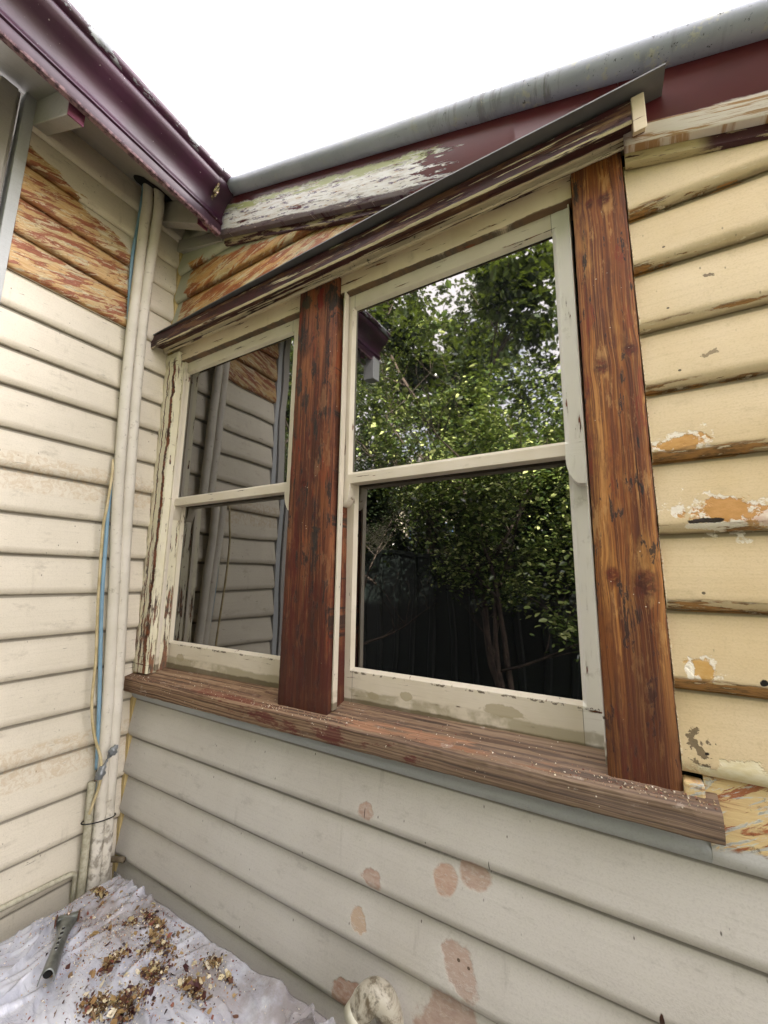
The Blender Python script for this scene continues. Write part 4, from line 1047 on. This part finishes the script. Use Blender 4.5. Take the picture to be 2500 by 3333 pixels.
# steel scraper lying on the sheet
def scraper():
    a, b = Vector((.419, -.389)), Vector((.262, -.282)); d = (b-a); L = d.length; d.normalize(); ang = math.atan2(d.y, d.x)
    root = empty('paint_scraper', (a.x, a.y, 0)); tag(root, 'grey steel scraper handle with a row of five holes lying on the plastic', 'scraper')
    z0 = max(zat(lerp(a.x, b.x, t), lerp(a.y, b.y, t)) for t in (0, .25, .5, .75, 1)) + .002
    root.location = (a.x, a.y, z0); root.rotation_euler = (0, 0, ang)
    bm = bmesh.new(); n = 28; rings = []; N = 16
    for k in range(n+1):
        t = k/n; r = lerp(.0175, .0150, min(1, t*2)) + (.012*max(0, (t-.72)/.28)**1.3); hgt = lerp(.0115, .0075, t)
        rings.append([bm.verts.new((t*L + (.012*(1-math.sin(math.pi*q/(N-1)))*0 if k else -.012*(1-math.sin(math.pi*q/(N-1)))), -math.cos(math.pi*q/(N-1))*r, math.sin(math.pi*q/(N-1))*hgt*2 if q not in (0, N-1) else 0)) for q in range(N)])
    for p, q in zip(rings, rings[1:]):
        for i in range(N-1): bm.faces.new((p[i], p[i+1], q[i+1], q[i]))
    bm.faces.new(rings[-1])
    ob = build('handle', bm, MT['tool'], root, smooth=True); s = ob.modifiers.new('solid', 'SOLIDIFY'); s.thickness = .0018; s.offset = -1
    for i in range(5):
        t = .36 + i*.095; x = t*L; hh = lerp(.0115, .0075, t)*2
        bm = bmesh.new(); bmesh.ops.create_circle(bm, cap_ends=True, segments=20, radius=.0052)
        bmesh.ops.scale(bm, vec=(1, .8, 1), verts=bm.verts); bmesh.ops.translate(bm, vec=(x, 0, hh+.0006), verts=bm.verts); 
        build('handle_hole', bm, MT['hole'], root)
        bm = bmesh.new()
        P = [(x + 0.0056*math.cos(q*2*math.pi/20), .0046*math.sin(q*2*math.pi/20), hh + .0004 - H) for q in range(21)]; tube(bm, P, .0007, 6, caps=False)
        build('hole_rim', bm, MT['bright_steel'], root, smooth=True)
    bm = bmesh.new()       # head: cross bar with the broken blade
    box(bm, L-.004, L+.014, -.027, .027, .001-H, .016-H); build('head', bm, MT['tool'], root, bevel=.004)
    for s_ in (-1, 1):
        bm = bmesh.new(); box(bm, L-.010, L+.012, s_*.0275-.0016, s_*.0275+.0016, -.001-H, .020-H); build('blade', bm, MT['flakes'], root)
    bm = bmesh.new()
    for q in (-.003, .003): tube(bm, [(L+.010, q, .015-H), (L+.034, q*1.6, .020-H)], .0012, 6)
    bmesh.ops.create_uvsphere(bm, u_segments=10, v_segments=6, radius=.005, matrix=Matrix.Translation((L+.006, 0, .018))); build('screw', bm, MT['foil'], root, smooth=True)
    bm = bmesh.new(); bmesh.ops.create_circle(bm, cap_ends=True, segments=18, radius=.0125, matrix=Matrix.Translation((.010, 0, .0105)) @ Matrix.Rotation(R(-62), 4, 'Y')); build('bore', bm, MT['hole'], root)
scraper()

# drain spout
sp = empty('drain_elbow', (1.235, -.06, 0)); tag(sp, 'dirty plastic drain elbow sticking up against the wall at the bottom', 'pipe elbow')
sp.location = (0, 0, 0)
bm = bmesh.new(); c0 = Vector((1.205, -.085, -.985)); pts = []
for k in range(15):
    a = R(-12 + k*9.5); pts.append((c0.x - .030 + .048*math.cos(a-.1)*1.0 + .0, c0.y + .006, c0.z + .050*math.sin(a)))
pts = [(1.236, -.07, -1.35), (1.236, -.07, -1.08), (1.235, -.07, -.99), (1.231, -.073, -.952), (1.219, -.080, -.925), (1.201, -.090, -.918), (1.181, -.100, -.935), (1.166, -.108, -.960)]
tube(bm, spline(pts, 6), [.027]*37 + [.025, .0245, .0245, .0245, .0245, .0245], 24, caps=False)
o = build('elbow_pipe', bm, MT['pvc'], sp, smooth=True)
s = o.modifiers.new('solid', 'SOLIDIFY'); s.thickness = .003; s.offset = 1
bm = bmesh.new(); tube(bm, [(1.175, -.104, -.947), (1.163, -.110, -.964)], [.029, .029], 24, caps=False)
o = build('collar', bm, MT['pvc_rim'], sp, smooth=True); s = o.modifiers.new('solid', 'SOLIDIFY'); s.thickness = .004; s.offset = -1

# ------------------------------------------------------------------ what the glass reflects: fence, trees, neighbour
fn = empty('steel_fence', (0, -4.0, 0)); tag(fn, 'dark green ribbed steel fence behind the trees, seen reflected in the glass', 'fence')
bm = bmesh.new(); x = -7.0; P = []
while x < 9:
    for dx, dy in ((0, 0), (.05, 0), (.07, .03), (.12, .03), (.14, 0), (.26, 0)): P.append((x+dx, dy))
    x += .28
a = [bm.verts.new((p[0], p[1], .02)) for p in P]; b = [bm.verts.new((p[0], p[1], 1.86)) for p in P]
for i in range(len(P)-1): bm.faces.new((a[i], a[i+1], b[i+1], b[i]))
build('fence_sheet', bm, MT['fence'], fn)
for z in (1.86, .02):
    bm = bmesh.new(); box(bm, -7, 9, -.01, .045, z-H-.02, z-H+.03); build('rail', bm, MT['fence'], fn, bevel=.005)
xx = -6.8
while xx < 9:
    bm = bmesh.new(); box(bm, xx, xx+.06, .031, .05, -H, .33); build('fence_post', bm, MT['fence'], fn); xx += 2.38

def tree(name, base, stems, crown, nleaf, lmat, label, seed, ls=.035, group='trees along the fence'):
    rr = random.Random(seed); root = empty(name, (base[0], base[1], 0)); tag(root, label, 'tree', group)
    bm = bmesh.new(); tips = []
    def branch(p, d, L, r, lev):
        n = 7; pts = [p.copy()]; dd = d.normalized()
        for i in range(n):
            dd = (dd + Vector((rr.gauss(0, .13), rr.gauss(0, .13), rr.gauss(.03, .07)))).normalized(); pts.append(pts[-1] + dd*L/n)
        tube(bm, [q - Vector((0, 0, H)) for q in pts], [r*(1-.65*i/n) for i in range(n+1)], 7 if r > .01 else 4)
        if lev >= 2: tips.extend(pts[2:])
        if lev < 3:
            for k in range((5, 5, 4)[lev]):
                i = rr.randint(2, n); a = rr.random()*6.3; side = Vector((math.cos(a), math.sin(a), rr.uniform(-.1, .9))).normalized()
                branch(pts[i], (dd*.5 + side).normalized(), L*rr.uniform(.4, .62), r*.42, lev+1)
    for (dx, dy, dz, L, r) in stems: branch(Vector((rr.uniform(-.05, .05), rr.uniform(-.05, .05), 0)), Vector((dx, dy, dz)), L, r, 0)
    build('trunk', bm, MT['bark'], root, smooth=True)
    V, F = [], []
    (cx, cy, cz), (rx, ry, rz) = crown
    zmin = cz - rz
    tips2 = [t_ for t_ in tips if mnoise.noise(t_*1.9 + Vector((seed, 0, 0))) > .03] or tips
    cl = [rr.choice(tips2) for _ in range(nleaf//14)]
    for _ in range(nleaf//28):
        while True:
            q = Vector((rr.uniform(-1, 1), rr.uniform(-1, 1), rr.uniform(-1, 1)))
            if q.length < 1 and mnoise.noise(q*2.2 + Vector((seed, 0, 0))) > .10: break
        cl.append(Vector((cx+q.x*rx, cy+q.y*ry, cz+q.z*rz)))
    for c in cl:
        if c.z < zmin*.9: continue
        for _ in range(14):
            p = c + Vector((rr.gauss(0, .085), rr.gauss(0, .085), rr.gauss(0, .07)))
            s = ls*rr.uniform(.45, 1.3); a = rr.random()*6.3; t = Vector((math.cos(a), math.sin(a), rr.uniform(-1.0, .3))).normalized()
            nrm = Vector((rr.gauss(0, .5), rr.gauss(0, .5), 1)).normalized(); w = t.cross(nrm).normalized(); i = len(V); nn = w.cross(t)
            V += [p, p + t*s*.35 + w*s*.32 + nn*s*.06, p + t*s*.75 + w*s*.22 + nn*s*.05, p + t*s, p + t*s*.75 - w*s*.22 + nn*s*.05, p + t*s*.35 - w*s*.32 + nn*s*.06]; F += [(i, i+1, i+2, i+3), (i, i+3, i+4, i+5)]
    me = bpy.data.meshes.new('crown'); me.from_pydata([tuple(v) for v in V], [], F); me.materials.append(lmat)
    link(bpy.data.objects.new('crown', me), root)
tree('leafy_tree', (.72, -2.9), [(-.15, 0, 1, 2.7, .045), (.10, -.05, 1, 2.4, .034), (-.03, -.22, 1, 2.5, .030)], ((.15, 0, 2.5), (1.25, .7, 1.25)), 21000, MT['leaf'], 'multi-stemmed tree with bright green leaves behind the photographer, reflected in the right window', 5, ls=.052)
tree('leafy_tree', (-1.1, -3.2), [(-.15, 0, 1, 2.6, .036), (.16, 0, 1, 2.6, .030)], ((0, 0, 2.9), (1.1, .8, 1.2)), 14000, MT['leaf_shade_tone'], 'darker thin-stemmed tree left of the bright one, reflected near the eave', 9)
tree('leafy_tree', (2.7, -3.1), [(0, 0, 1, 2.7, .045), (.3, 0, 1, 2.3, .03)], ((0, 0, 2.5), (1.2, .8, 1.3)), 14000, MT['leaf'], 'broad green tree farthest right along the fence', 13)
tree('leafy_tree', (-3.0, -3.2), [(0, 0, 1, 2.8, .045), (.3, 0, 1, 2.3, .03)], ((0, 0, 2.7), (1.3, .8, 1.3)), 9000, MT['leaf_shade_tone'], 'dark bushy tree farthest left, reflected beyond the side wall', 17)
for (x, y, s_, nm) in ((-3.9, -5.2, 21, 'at the far left'), (-1.2, -5.3, 24, 'left of the middle'), (1.2, -5.0, 22, 'in the middle'), (3.4, -5.2, 25, 'right of the middle'), (5.8, -5.3, 23, 'at the far right')):
    tree('tall_tree', (x, y), [(0, 0, 1, 4.2, .07), (.25, 0, 1, 3.9, .05)], ((0, 0, 4.5), (1.9, .9, 2.9)), 30000, MT['leaf_shade_tone'], 'tall dense dark tree beyond the fence, ' + nm + ' of the row', s_, ls=.095, group='tall trees beyond the fence')
nb = empty('neighbour_house', (0, -7.5, 0)); tag(nb, 'pale rendered neighbouring house beyond the fence, glimpsed through reflected leaves', 'house')
bm = bmesh.new(); box(bm, -6, 9, -4, 0, -H, 2.0); build('wall', bm, MT['neighbour'], nb)
bm = bmesh.new(); hexa(bm, [(-6.5, -4.5, 2.0), (9.5, -4.5, 2.0), (9.5, .6, 2.0), (-6.5, .6, 2.0), (-4, -2.1, 3.6), (7, -2.1, 3.6), (7, -1.9, 3.6), (-4, -1.9, 3.6)]); build('roof', bm, MT['roof_sheet'], nb)
for x in (-2.5, 1.3, 5.2):
    bm = bmesh.new(); box(bm, x, x+1.1, .001, .05, -.4, 1.2); f = build('window', bm, MT['blue_shade'], nb)
    bm = bmesh.new(); box(bm, x+.06, x+1.04, .051, .058, -.34, 1.14); build('pane', bm, MT['glass'], f)
